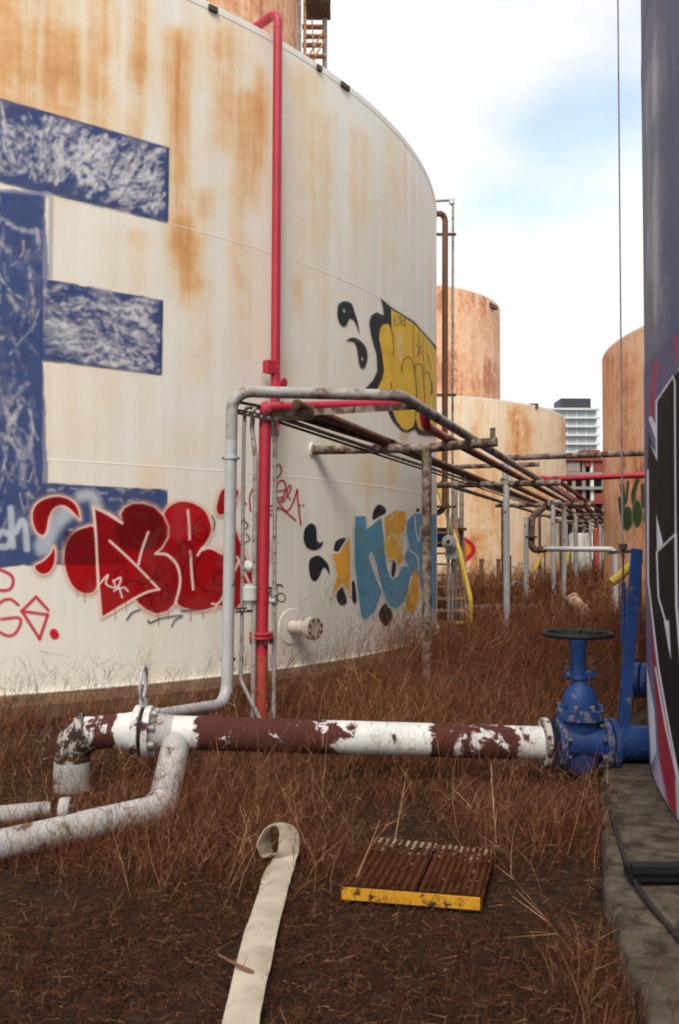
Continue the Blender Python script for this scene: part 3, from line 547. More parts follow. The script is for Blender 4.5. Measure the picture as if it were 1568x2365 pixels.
d.fill(Z([(168, 1250), (190, 1480), (220, 1680), (262, 1900), (300, 2100), (330, 2240), (330, 2500), (280, 2400), (225, 2100), (205, 1800), (180, 1500)]), (150, 40, 50), 5, False, .95)
d.line(Z([(200, 1600), (250, 1880), (310, 2150)]), 4, WF, 2.5, False); d.fill(Z([(205, 1990), (240, 2150), (290, 2420), (250, 2420), (190, 2100)]), (186, 180, 202), 10, False, .8)
d.fill(Z([(295, 2130), (330, 2080), (400, 2300), (360, 2500), (310, 2400)]), (206, 200, 214), 8, False, .9)
d.build('black_graffiti', TF, 'black letters with white outlines and red stripes')

# ------------------------------------------------------------------ fittings on the tanks
def bolts_ring(c, ax, R, n, r, t, mat, parent, name='bolt'):
    ax = nrm(ax); e = nrm(np.cross(ax, (0, 0, 1) if abs(ax[2]) < .9 else (1, 0, 0))); g = np.cross(ax, e); me = None
    for i in range(n):
        a = 2 * math.pi * (i + .5) / n; p = np.array(c) + R * (math.cos(a) * e + math.sin(a) * g)
        MB().disc(p, ax, r, t, 6, r * .15).build(name, mat, parent)
# nozzle on the white tank with blind flange and bolts
p0 = at_wall(672, 1446, CA, RA); nd = nrm(np.array([p0[0] - CA[0], p0[1] - CA[1], 0])); pe = p0 + nd * .33
b = MB().tube([p0 - nd * .1, pe], .078, 20); nz = b.build('nozzle', M['cream'], TA)
MB().lathe([(.09, -.005), (.21, -.005), (.21, .012), (.205, .016), (.09, .016)], p0, nd, 32, closed=True).build('reinforcing_pad', M['tankA'], nz)
fl = MB().disc(pe, nd, .135, .04, 28).disc(pe + nd * .045, nd, .135, .04, 28).build('blind_flange', M['cream'], TA)
bolts_ring(pe + nd * .07, nd, .105, 8, .018, .03, M['rustpipe'], fl)
for (x, y, w) in ((490, 17, .16), (790, 202, .13), (800, 209, .1), (735, 152, .12)):       # holes and clips on the rim
    t_, _ = cyl_hit(x, y, CA, RA); q = np.array([CA[0] + (RA + .02) * math.cos(t_), CA[1] + (RA + .02) * math.sin(t_), HA3 - .04]); n_ = np.array([math.cos(t_), math.sin(t_), 0])
    MB().box(q, (.03, w * .7, .06), [n_, np.cross((0, 0, 1), n_), (0, 0, 1)]).build('rim_clip', M['rackdark'], TA)
# stair tower on the tall tank
def P_B(x, y, Y=36.2): return at(x, y, Y)
for x in (692, 704, 748, 752): MB().tube([P_B(x, 175, 36 + (x > 740) * .8), P_B(x, -160, 36 + (x > 740) * .8)], .07, 8).build('stair_post', M['whitepipe'] if x != 704 else M['tread'], TB)
MB().box((P_B(735, 18) + P_B(735, 20)) / 2, (1.05, 1.4, .16)).build('platform', M['rackdark'], TB)
MB().box(P_B(735, -20), (1.05, 1.4, .1)).build('platform', M['rackdark'], TB)
for i, y in enumerate((62, 84, 104, 130, 158)): MB().box(P_B(722 + (i % 2) * 6, y, 36.3 + .1 * i), (.9, .3, .06)).build('stair_tread', M['tread'], TB)
for a_, b_ in (((700, 150), (748, 70)), ((705, 165), (752, 90)), ((720, 40), (726, 140))): MB().bar(P_B(*a_), P_B(*b_), .06, .06).build('stair_brace', M['tread'], TB)
# small things on the far tanks
MB().bar(at(1128, 702, 57.5), at(1147, 712, 58), .2, .25).build('rim_bracket', M['rackdark'], TC)
MB().box(at(1232, 938, 36.0), (.35, .3, .2)).build('roof_vent', M['rackdark'], TD)
# nozzle flange on the slate tank
q = at(1500, 1572, 7.45); nF = nrm([q[0] - CF[0], q[1] - CF[1], 0]); w0 = np.array([CF[0], CF[1], q[2]]) + nF * RF
b = MB().tube([w0 - nF * .1, w0 + nF * .13], .085, 16).disc(w0 + nF * .12, nF, .15, .05, 24).disc(w0 + nF * .18, nF, .15, .05, 24); b.build('nozzle', M['blue'], TF)
# concrete pad below the slate tank
e = [(.2, -2.5), (.62, .9)] + [tuple(ath(x_, y_, .1)[:2]) for x_, y_ in ((1570, 2500), (1484, 2337), (1428, 2172), (1402, 2048), (1392, 1899), (1385, 1800))] + [ (2.3, 7.2), (4.2, 10.2), (8, 13.2), (14, 13.4), (20.5, 6), (20, -5), (8, -8)]
ed = np.concatenate([np.linspace(e[i], e[(i + 1) % len(e)], 24, endpoint=False) for i in range(len(e))]); ed = ed + (np.stack([fbm(ed[:, 0] * 9, ed[:, 1] * 9, 1), fbm(ed[:, 0] * 9, ed[:, 1] * 9, 2)], 1) - .5) * .06
cen = np.array([10.5, 3.0]); V = []; ringz = [(1.0, -.4), (1.0, .09), (.999, .112), (.9965, .12), (.985, .122), (.965, .124), (.93, .126), (.8, .126), (.3, .126)]
for s_, z_ in ringz: V.append(np.concatenate([cen + (ed - cen) * s_, (z_ + (vn(ed[:, 0] * 7, ed[:, 1] * 7, int(s_ * 50)) - .5) * .012 * (z_ > 0))[:, None]], 1))
n = len(ed); b = MB(); b.add(np.concatenate(V), [(i * n + j, i * n + (j + 1) % n, (i + 1) * n + (j + 1) % n, (i + 1) * n + j) for i in range(len(V) - 1) for j in range(n)] + [tuple(range((len(V) - 1) * n, len(V) * n))])
b.build('concrete_pad', M['concrete'], TF, 60)

# ------------------------------------------------------------------ white and brown pipeline, left elbow, tee and branch
YP = 5.84; A0, A1 = at(330, 1689, YP - .08), at(1262, 1716, YP + .02); dp = nrm(A1 - A0)
PL = thing('pipeline', (A0[0], A0[1], 0), 'thick white pipe with peeling maroon patches ending at the blue valve', 'pipe')
path = dens([A0 + dp * .18, A1 - dp * .02], .04); L = cumlen(path); px = proj(path)[0]
bias = np.interp(px, [330, 446, 452, 500, 700, 770, 790, 830, 985, 1003, 1060, 1180, 1225, 1240], [-.4, -.4, .2, .2, .2, .14, -.02, -.09, -.07, .17, .14, .10, -.02, -.35])
MB().tube(path, .1095, 28, amt=bias).build('pipe', M['peel'], PL)
FLm = M['whitepipe']
for i, (o_, r_) in enumerate(((-.035, .17), (.035, .17))): MB().disc(A0 + dp * o_, dp, r_, .045, 32).build('flange', M['peel'], PL)
MB().disc(A0, dp, .155, .022, 32).build('gasket', M['black'], PL)
rg = A0 + np.array([0, 0, .16]); rc = at(331, 1576, YP - .08)
MB().torus(rc, dp, .105, .012, 32, 8).bar(rg, rc - np.array([0, 0, .1]), .02, .05).build('blind_ring', M['grey'], PL)
bolts_ring(A0 + dp * .075, dp, .14, 8, .02, .04, M['whitepipe'], PL)
MB().tube([A0 + dp * .04, A0 + dp * .1, A0 + dp * .2], [.135, .12, .111], 24).build('weld_neck', M['whitepipe'], PL)
MB().disc(A1 - dp * .015, dp, .168, .04, 32).build('flange', M['flangerust'], PL)
# left end: short spool, elbow and drop leg
B1 = A0 - dp * .30; ee = at(168, 1768, YP - .12)
MB().tube([A0 - dp * .04, A0 - dp * .13, A0 - dp * .2], [.135, .115, .1095], 24, amt=[-.3, -.25, .2]).build('weld_neck', M['peel'], PL)
pe_ = fillet([A0 - dp * .17, np.array([ee[0], ee[1], A0[2] - .01]), ee], .24, 12); pe_ = np.array(pe_)
ia = int(len(pe_) * .3); MB().tube(pe_[:3], .1095, 24, amt=.1).build('spool', M['peel'], PL); MB().tube(pe_[2:], .113, 24).build('elbow', M['peelblack'], PL)
MB().disc(pe_[3] + 0, nrm(pe_[4] - pe_[3]), .135, .05, 24).build('coupling', M['peelblack'], PL)
MB().tube([ee + np.array([0, 0, .03]), ee + np.array([0, 0, -.02]), ee + np.array([0, 0, -.45])], [.118, .12, .12], 20).build('drop_leg', M['whitepipe'], PL)
# branch that leaves the tee downwards and runs off to the left
T0 = A0 + dp * .2; br_ = [T0 + np.array([0.03, -.02, -.03]), at(392, 1790, YP - .35), ath(375, 1868, .06), ath(180, 1912, .07), ath(-120, 1978, .05), ath(-330, 2020, -.12)]
pb = fillet(br_, .22, 10)
MB().tube(pb[:14], .093, 20).build('branch_drop', M['whitepipe'], PL); MB().tube(pb[13:], np.linspace(.088, .072, len(pb) - 13), 20).build('branch_run', M['whitepipe'], PL)
MB().disc(pb[16], nrm(pb[17] - pb[16]), .102, .05, 20).build('coupling', M['whitepipe'], PL)

# ------------------------------------------------------------------ gate valve
VC = at(1340, 1706, YP + .03); S = YP / F
GV = thing('gate_valve', (VC[0], VC[1], 0), 'blue gate valve with black handwheel on the white pipe', 'valve')
def vz(y): return at(1340, y, YP + .03)
MB().lathe([(.05, -.225), (.092, -.215), (.118, -.17), (.124, -.06), (.12, .03), (.128, .10), (.13, .17)], VC, n=32, sx=1.0, sy=.78).build('body', M['blue'], GV)
MB().tube([at(1300, 1712, YP + .03), at(1395, 1716, YP + .03)], .115, 28).build('flow_passage', M['blue'], GV)
for x_, m_ in ((1289, 'blueflange'), (1394, 'blueflange'), (1412, 'blue')): MB().disc(at(x_, 1718, YP + .03), dp, .172, .042, 32).build('flange', M[m_], GV)
for x_ in (1301, 1383): bolts_ring(at(x_, 1718, YP + .03), dp, .145, 8, .015, .03, M['blueflange'], GV)
zb = vz(1650)[2] - VC[2]
MB().lathe([(.145, zb - .035), (.155, zb - .03), (.155, zb + .035), (.145, zb + .04)], VC, n=32, sx=1, sy=.85).build('bonnet_flange', M['blueflange'], GV)
for i in range(8):
    a = 2 * math.pi * (i + .5) / 8; MB().disc(VC + np.array([.135 * math.cos(a), .115 * math.sin(a), zb + .055]), (0, 0, 1), .018, .04, 6, .003).build('bolt', M['blueflange'], GV)
MB().lathe([(.118, zb + .03), (.115, zb + .10), (.098, zb + .155), (.066, zb + .195), (.05, zb + .215), (.05, zb + .24)], VC, n=32, sy=.85).build('bonnet', M['blue'], GV)
zg = vz(1556)[2]
MB().box((VC[0], VC[1], zg), (.20, .08, .035)).build('gland', M['blue'], GV)
for s_ in (-1, 1): MB().tube([(VC[0] + s_ * .085, VC[1] - .01, zg - .05), (VC[0] + s_ * .085, VC[1] - .01, zg + .09)], .011, 8).disc((VC[0] + s_ * .085, VC[1] - .01, zg + .04), (0, 0, 1), .02, .025, 6, .002).build('gland_bolt', M['rackdark'], GV)
zy = vz(1482)[2]
MB().lathe([(.062, zg - .03), (.052, zg + .02), (.048, zy - .05), (.058, zy - .03), (.062, zy + .02), (.05, zy + .03)], (VC[0] - .01, VC[1], 0), n=20, sx=1, sy=.9).build('yoke', M['blue'], GV)
zw = vz(1464)[2]; wc = np.array([VC[0] - .012, VC[1], zw])
MB().tube([(wc[0], wc[1], zy), (wc[0], wc[1], zw + .04)], .017, 10).build('stem', M['rackdark'], GV)
hw = MB().torus(wc, (0, 0, 1), .222, .0175, 48, 10).build('handwheel', M['black'], GV)
for i in range(4):
    a = 2 * math.pi * i / 4 + .5; MB().tube([wc + np.array([math.cos(a), math.sin(a), 0]) * .02, wc + np.array([math.cos(a) * .12, math.sin(a) * .12, -.008]), wc + np.array([math.cos(a), math.sin(a), 0]) * .215], [.014, .011, .012], 8).build('spoke', M['black'], hw)
MB().lathe([(.032, -.03), (.036, 0), (.03, .028), (.012, .034)], wc, n=12).build('hub', M['black'], hw)
# short blue pipe into the tank with its leaning standpipe
q0 = at(1408, 1719, YP + .05); BP = thing('blue_spool_pipe', (q0[0], q0[1], 0), 'short blue pipe joining the valve to the slate tank', 'pipe')
MB().tube([q0, q0 + np.array([.9, .12, .01])], .116, 28).build('pipe', M['blue'], BP)
lb0, lb1 = at(1436, 1690, YP + .1), at(1471, 1268, YP + .25)
MB().bar(lb0 - np.array([0, 0, .08]), lb1, .075, .03, up=(0, 1, 0)).build('leaning_bar', M['blue'], BP)
MB().box(at(1420, 1830, YP - .2), (.14, .12, .10)).box(at(1448, 1822, YP - .2), (.10, .14, .07)).build('pipe_support', M['black'], BP)

# ------------------------------------------------------------------ pipe rack: frames
HZ = 2.73
RD_ = nrm(np.array([.342, .94, 0])); RN = np.array([RD_[1], -RD_[0], 0])
base0 = np.array([1.01, 10.03, 0.0])
sp = [0, 5.75, 13.3, 20.3, 27.2, 34.0, 41.0, 48]
wallspan = [None, 1.55, 1.5, 1.4, 1.4, 1.4, 1.4, 1.4]
flabel = ['near rack frame with rust-mottled post and crossbar welded to the white tank', 'second rack frame with plain grey post, behind the mottled one', 'third rack frame with thin grey post beside the curved-top pipe', 'fourth rack frame along the rack, seen through the pipes', 'fifth rack frame along the rack, between cream and orange tank', 'sixth rack frame far along the rack', 'seventh rack frame far along the rack, near the brick building', 'last and farthest rack frame']
FR = []
for i, s_ in enumerate(sp):
    p = base0 + RD_ * s_; f_ = thing('rack_frame', (p[0], p[1], 0), flabel[i], 'pipe rack', 'frames carrying the pipe rack'); FR.append(p)
    nn_ = 16 if i < 3 else 8
    MB().tube(dens([p + np.array([0, 0, -.3]), p + np.array([0, 0, HZ])], .3), .057 if i < 2 else .06, nn_).build('post', M['rackbeam'] if i == 0 else M['grey'], f_)
    if i == 0:
        lft = at_wall(722, 1039, CA, RA); rgt = at(1148, 1020, 9.75)
        lft = lft - nrm(lft - rgt) * -.05
        MB().tube(dens([lft, p + np.array([0, 0, HZ]), rgt], .2), .055, 16).build('crossbar', M['rackbeam'], f_)
        MB().bar(rgt + nrm(lft - rgt) * .05 + np.array([0, 0, .0]), rgt + nrm(lft - rgt) * .05 + np.array([0, 0, .16]), .06, .02).build('end_stop', M['rackbeam'], f_)
        MB().disc(lft + nrm(rgt - lft) * .05, nrm(rgt - lft), .09, .02, 16).build('wall_pad', M['tankA'], f_)
        MB().box((p[0], p[1], .02), (.75, .5, .12)).build('footing', M['concrete'], f_)
    else:
        MB().tube([p - RN * wallspan[i] + np.array([0, 0, HZ]), p + RN * .95 + np.array([0, 0, HZ])], .055, nn_).build('crossbar', M['rackbeam'], f_)
        if i > 1: MB().tube([p - RN * (wallspan[i] - .2) + np.array([0, 0, HZ]), p - RN * (wallspan[i] - .2) + np.array([0, 0, -.2])], .05, 8).build('post', M['rackdark'], f_)
def on_rack(s_, off, dz=.112): return base0 + RD_ * s_ + RN * off + np.array([0, 0, HZ + dz])
# ------------------------------------------------------------------ grey line: riser, top run, rack run
G0 = at(368, 1652, 6.35); G1 = at(524, 1626, 7.35); G2 = at(536, 903, 7.40); G3 = at(925, 913, 7.62)
og = (on_rack(0, 0) - base0); x1 = at(1084, 1010, 9.9); og1 = (x1 - base0) @ RN
GR = [G1 + nrm(G0 - G1) * 1.6, G1, G2, G3, on_rack(-.2, og1, .112), on_rack(46, og1, .112)]
pg = np.array(fillet(GR, .17, 9)); L = cumlen(pg); pg2 = dens(pg, .25); z_ = pg2[:, 2]
t = thing('grey_pipe', (G1[0], G1[1], 0), 'grey pipe rising from the ground, turning right and running along the rack', 'pipe')
k_ = np.argmax(np.hypot(pg2[:, 0] - G3[0], pg2[:, 1] - G3[1]) < .25); k0 = np.argmax((pg2[:, 2] > 2.3) & (np.arange(len(pg2)) > 4))
MB().tube(pg2[:k0 + 1], .051, 20, amt=-.12).build('riser', M['grey'], t)
MB().tube(pg2[k0:], .051, 16, amt=np.linspace(-.12, .16, len(pg2) - k0).clip(-.2, .06)).build('rack_run', M['greyrack'], t)
for y in (1058, 1522): MB().disc(at(536 - (y - 903) * .0146, y, 7.39), (0, 0, 1), .062, .03, 20).build('clamp', M['rustpipe'] if y > 1200 else M['grey'], t)
c_ = at(533, 1058, 7.39); MB().bar(c_ + np.array([-.075, 0, 0]), c_ + np.array([.075, 0, 0]), .018, .018).build('clamp_bolt', M['rustpipe'], t)
MB().disc(at(524, 1590, 7.36), (0, 0, 1), .056, .03, 20).build('coupling', M['grey'], t)
# ------------------------------------------------------------------ red foam line: riser, back to the tank, up the wall and over the rim
r0 = at(602, 1665, 7.62); r1 = at(613, 935, 7.62); wtop = at_wall(636, 860, CA, RA + .16)
wt = math.atan2(wtop[1] - CA[1], wtop[0] - CA[0]); onw = lambda r_, z: np.array([CA[0] + r_ * math.cos(wt), CA[1] + r_ * math.sin(wt), z])
t = thing('red_riser', (r0[0], r0[1], 0), 'red pipe rising from the weeds, then up the white wall and over its rim', 'pipe')
MB().tube([r0 - np.array([0, 0, .2]), at(604, 1512, 7.62)], .0545, 20).build('faded_foot', M['redfade'], t)
rp_ = np.array(fillet([at(604, 1512, 7.62), r1, np.array([wtop[0], wtop[1], r1[2] + .03]), onw(RA + .16, HA3 + .22), onw(RA - .9, HA3 + .16), onw(RA - .9, HA3 - .1)], .13, 8)); kk = np.argmax(rp_[:, 1] > 8.5)
MB().tube(dens(rp_[:kk + 1], .2), .0545, 20).build('lower_riser', M['red'], t); MB().tube(dens(rp_[kk:], .25), np.array([.054] * len(dens(rp_[kk:], .25))), 20).build('wall_riser', M['red'], t)
fz = at(603, 1468, 7.62); f_ = MB().disc(fz + np.array([0, 0, .02]), (0, 0, 1), .105, .028, 28).disc(fz - np.array([0, 0, .016]), (0, 0, 1), .105, .028, 28).build('flange', M['red'], t)
bolts_ring(fz - np.array([0, 0, .05]), (0, 0, 1), .083, 6, .016, .04, M['redrust'], f_)
MB().disc(at(605, 1357, 7.62), (0, 0, 1), .057, .012, 20).build('joint', M['redrust'], t); MB().disc(at(612, 958, 7.62), (0, 0, 1), .0565, .012, 20).build('joint', M['redrust'], t)
q = onw(RA + .16, at_wall(636, 850, CA, RA + .16)[2]); tg = np.array([-math.sin(wt), math.cos(wt), 0])
MB().box(q + tg * .09 * (-1 if tg[0] > 0 else 1), (.12, .10, .14), [tg, np.cross((0, 0, 1), tg), (0, 0, 1)]).build('wall_bracket', M['red'], t)
MB().bar(q + np.array([.02, -.02, -.2]), q + np.array([.12, -.1, -.2]), .05, .05).disc(q + np.array([.10, -.1, -.18]), nrm([1, -1, 0]), .05, .04, 12).build('drain_valve', M['red'], t)
# red branch along the rack
x2 = at(1031, 1010, 10.0); og2 = (x2 - base0) @ RN
t = thing('red_rack_pipe', (1, 8.5, 0), 'red pipe crossing under the grey run, then darkening along the rack', 'pipe')
pr = np.array(fillet([at(618, 942, 7.7), at(730, 938, 8.0), at(975, 931, 8.45), at(984, 985, 8.55), on_rack(0, og2, .115), on_rack(46, og2, .115)], .12, 7)); kk = np.argmax(pr[:, 1] > 9.0)
MB().tube(pr[:kk + 1], .048, 16).build('red_run', M['red'], t); MB().tube(dens(pr[kk:], .8), .05, 14).build('rack_run', M['redrust'], t)
# brown pipes of the rack
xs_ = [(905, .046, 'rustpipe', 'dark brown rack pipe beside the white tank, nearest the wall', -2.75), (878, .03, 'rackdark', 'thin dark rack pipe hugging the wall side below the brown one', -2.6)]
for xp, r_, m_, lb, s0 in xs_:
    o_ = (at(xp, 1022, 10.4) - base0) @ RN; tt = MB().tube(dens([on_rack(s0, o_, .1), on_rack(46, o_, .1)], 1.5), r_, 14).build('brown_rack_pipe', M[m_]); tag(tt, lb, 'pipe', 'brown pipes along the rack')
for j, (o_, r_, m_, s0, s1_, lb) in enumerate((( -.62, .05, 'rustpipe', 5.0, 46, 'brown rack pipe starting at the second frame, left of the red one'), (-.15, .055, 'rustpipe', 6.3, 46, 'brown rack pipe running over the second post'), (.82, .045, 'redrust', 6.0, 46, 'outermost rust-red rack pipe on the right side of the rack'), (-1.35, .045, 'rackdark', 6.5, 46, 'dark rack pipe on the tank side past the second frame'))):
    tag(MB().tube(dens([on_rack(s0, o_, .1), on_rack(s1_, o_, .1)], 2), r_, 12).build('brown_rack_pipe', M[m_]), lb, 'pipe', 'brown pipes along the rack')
# channel beam along the rack's wall side, from the riser corner
c0, c1_ = at(632, 940, 7.75), at(900, 1026, 10.35)
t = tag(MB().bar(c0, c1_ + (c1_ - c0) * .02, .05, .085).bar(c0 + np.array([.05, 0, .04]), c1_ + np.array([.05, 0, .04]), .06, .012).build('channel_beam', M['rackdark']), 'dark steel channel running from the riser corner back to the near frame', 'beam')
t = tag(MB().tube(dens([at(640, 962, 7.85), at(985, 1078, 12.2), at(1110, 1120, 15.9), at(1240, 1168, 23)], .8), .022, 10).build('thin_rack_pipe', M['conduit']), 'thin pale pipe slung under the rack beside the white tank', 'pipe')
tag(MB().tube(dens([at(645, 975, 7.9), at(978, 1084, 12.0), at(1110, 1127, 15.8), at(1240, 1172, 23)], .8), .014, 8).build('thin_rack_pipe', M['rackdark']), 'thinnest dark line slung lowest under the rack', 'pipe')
a_, b_ = at(628, 957, 7.75), at(970, 937, 7.95)
t = thing('angle_iron', ((a_ + b_) / 2 * [1, 1, 0]), 'pale rust-spotted angle iron under the top pipe run', 'beam')
MB().bar(a_, b_, .008, .06).bar(a_ + np.array([0, .03, .026]), b_ + np.array([0, .03, .026]), .06, .008).build('angle', M['rackbeam'], t)
MB().bar(at(628, 960, 7.6), at(722, 958, 7.7), .07, .09).build('shadowed_end', M['rackdark'], t)  # channel end in shade; the dark steel colour carries that shade
# strap with holes between the risers, lower strap
for (xa, ya, xb, yb, lb) in ((548, 950, 628, 966, 'dark perforated strap tying the risers at the top'), (546, 1409, 590, 1407, 'black strap bracket tying the risers low down')):
    p_, q_ = at(xa, ya, 7.46), at(xb, yb, 7.56); t = thing('pipe_strap', p_, lb, 'bracket'); MB().bar(p_, q_, .012, .045).build('strap', M['rackdark'], t)
    for i in range(5): MB().disc(p_ + (q_ - p_) * (i + .5) / 5 + np.array([0, -.009, 0]), (0, 1, 0), .008, .006, 8, .001).build('hole', M['whitepl'], t)
tag(MB().tube(fillet([at(548, 928, 7.45), at(590, 935, 7.6), at(640, 950, 7.8)], .1), .014, 8).build('tie_rod', M['rackdark']), 'dark tie rod under the grey elbow', 'rod')
# thin risers
def riser(pts, r_, m_, lb, rad=.08):
    t = thing('conduit_riser', (pts[-1][0], pts[-1][1], 0), lb, 'conduit', 'thin risers between grey and red pipe'); MB().tube(dens(fillet(pts, rad), .15), r_, 12).build('tube', M[m_], t); return t
r1_ = riser([at(640, 945, 8.2), at(566, 940, 7.55), at(563, 1000, 7.52), at(558, 1480, 7.52), at(556, 1570, 7.5), at(604, 1668, 7.4)], .017, 'conduit', 'thin conduit next to the grey riser, kinking right at the bottom')
r2_ = riser([at(600, 935, 7.9), at(585, 940, 7.65), at(582, 990, 7.6), at(590, 1060, 7.56), at(588, 1250, 7.55), at(584, 1690, 7.55)], .022, 'conduit', 'thin conduit just left of the red riser', .15)
r3_ = riser([at(634, 930, 7.72), at(635, 1100, 7.7), at(632, 1690, 7.68)], .019, 'conduit', 'thin mottled conduit just right of the red riser, with a valve on it')
p_ = at(576, 1372, 7.54)
MB().lathe([(.035, -.13), (.04, -.08), (.065, -.05), (.065, .06), (.05, .07), (.05, .09)], p_, n=20).build('junction_box', M['whitepl'], r2_)
MB().lathe([(.03, -.05), (.05, -.03), (.05, .03), (.03, .05)], at(573, 1308, 7.56), nrm([1, 0, -.4]), 16).build('fitting', M['whitepl'], r2_)
v0 = at(634, 1374, 7.69)
MB().lathe([(.02, -.09), (.032, -.07), (.026, -.03), (.04, 0), (.026, .04), (.034, .07), (.02, .09)], v0, n=12).build('valve_body', M['conduit'], r3_)
MB().tube([v0 + np.array([0, 0, .06]), v0 + np.array([-.09, -.04, .07]), v0 + np.array([-.12, -.04, .06])], .011, 8).tube([v0 + np.array([0, 0, .09]), v0 + np.array([.06, -.03, .09]), v0 + np.array([.075, -.03, .07])], .012, 8).build('lever', M['rackdark'], r3_)
MB().tube([v0 + np.array([-.14, -.06, -.05]), v0 + np.array([0, -.03, -.05])], .022, 10).build('side_outlet', M['grey'], r3_)
MB().torus(v0 + np.array([.062, -.03, -.02]), nrm([.5, -.8, .3]), .04, .007, 20, 6).build('pull_ring', M['rackdark'], r3_)
MB().tube([v0 + np.array([-.03, -.05, .05]), v0 + np.array([-.055, -.06, -.02])], .01, 6).build('lever', M['rackdark'], r3_)

# ------------------------------------------------------------------ pipes crossing from the right
p_ = [at(1255, 1106, 16.4), at(1480, 1097, 15.6)]; dr = p_[1] - p_[0]
t = MB().tube(fillet([on_rack(20, .55, .12), p_[0] + np.array([0, .2, .03]), p_[0] + np.array([.1, 0, 0]), p_[1], p_[0] + dr * 3.0, p_[0] + dr * 3.0 - np.array([0, 0, 3.4])], .1), .055, 14).build('red_crossing_pipe', M['red']); tag(t, 'straight red pipe crossing from the slate tank to the rack', 'pipe')
p_ = [at(1172, 1057, 16.8), at(1480, 1046, 15.9)]; dr = p_[1] - p_[0]
tag(MB().tube(dens([p_[0], p_[1], p_[0] + dr * 2.2, p_[0] + dr * 2.2 - np.array([0, 0, 3.6])], .4), .058, 14).build('brown_crossing_pipe', M['rackbeam']), 'rust-mottled pipe crossing above the red one, from rack to right', 'pipe')
t = thing('raised_beam', at(1125, 1075, 16.9) * [1, 1, 0], 'short raised beam standing on the rack above the second frame', 'beam')
MB().tube([at(1050, 1078, 17.2), at(1245, 1072, 16.6)], .045, 10).build('crossbar', M['rackbeam'], t)
for x_ in (1166, 1178): MB().tube([at(x_, 1073, 16.7), at(x_, 1125, 16.7)], .05, 10).build('stub_post', M['grey'], t)

# ------------------------------------------------------------------ pipes and valve beyond the white tank
t = thing('rusty_downpipe', at(1028, 1300, 16.6) * [1, 1, 0], 'rusty brown vertical pipe at the white tank\'s far edge', 'pipe')
MB().tube(dens(fillet([at(1000, 494, 16.3), at(1028, 492, 16.5), at(1027, 1185, 16.6), np.array([CA[0] + RA - .2, 16.55, at(1027, 1185, 16.6)[2]])], .2), .25), .058, 14).build('pipe', M['rustpipe'], t)
for y_ in (541, 912, 1170): MB().bar(at(1004, y_, 16.4), at(1052, y_, 16.7), .04, .05).build('standoff', M['rackdark'], t)
t = thing('pale_vent_pipe', at(1045, 1300, 16.9) * [1, 1, 0], 'slim pale vent pipe with white cap beside the rusty downpipe', 'pipe')
MB().tube(dens(fillet([at(1000, 464, 16.6), at(1046, 462, 16.8), at(1044, 1290, 16.9) * [1, 1, 0]], .1), .4), .026, 10).build('pipe', M['conduit'], t)
MB().lathe([(.03, -.07), (.06, -.05), (.06, .05), (.03, .07)], at(1043, 465, 16.78), n=12).build('cap', M['whitepl'], t)
t = thing('gear_operator', at(1037, 1340, 16.7) * [1, 1, 0], 'grey round gear operator on an upright beside the stair', 'valve')
MB().tube([at(1034, 1120, 16.7), at(1036, 1345, 16.7) * [1, 1, 0]], .03, 10).build('upright', M['conduit'], t)
MB().disc(at(1037, 1252, 16.55), (0, 1, 0), .14, .14, 20, .02).disc(at(1037, 1252, 16.45), (0, 1, 0), .08, .06, 16, .01).build('gearbox', M['grey'], t)
MB().disc(at(1035, 1250, 16.40), (0, 1, 0), .03, .04, 10, .004).build('hub', M['black'], t); MB().box(at(1043, 1278, 16.7), (.22, .18, .2)).build('casing', M['grey'], t)
# stair with yellow handrail
ST = thing('crossover_stair', at(1045, 1450, 17.1) * [1, 1, 0], 'rusty steel stair with yellow handrail behind the white tank', 'stair')
xl, xr, ys = 1.84, 2.52, 17.1
for i in range(9):
    MB().box((( xl + xr) / 2, ys + .2 * i, .12 + .225 * i), (xr - xl, .2, .045)).build('tread', M['yellow'] if i == 0 else M['tread'], ST)
for x_ in (xl, xr): MB().bar((x_, ys - .15, -.05), (x_, ys + 1.8, 2.08), .05, .16).build('stringer', M['tread'], ST)
MB().box(((xl + xr) / 2 + .1, ys + 2.3, 2.0), (1.0, 1.0, .06)).build('landing', M['rackdark'], ST)
MB().box(((xl + xr) / 2, ys + 1.86, 1.75), (.8, .02, .3)).build('kick_panel', M['blue'], ST)
MB().tube(fillet([at(1086, 1475, 17.0), at(1087, 1385, 17.0), at(1062, 1275, 17.6), at(1040, 1210, 18.3), at(1008, 1120, 19.0)], .3), .048, 12).build('handrail', M['yellow'], ST)
for y_, yy in ((1.0, 1.6), (1.9, 2.4)): MB().tube([(xr + .12, ys + y_, .0), (xr + .1, ys + y_, 1.2 + y_ * .55)], .02, 8).build('rail_post', M['tread'], ST)
for x_ in (1052, 1066): MB().tube([at(x_, 1110, 19.4), at(x_, 1330, 19.4) * [1, 1, 0]], .05, 8).build('landing_leg', M['whitepipe'], ST)
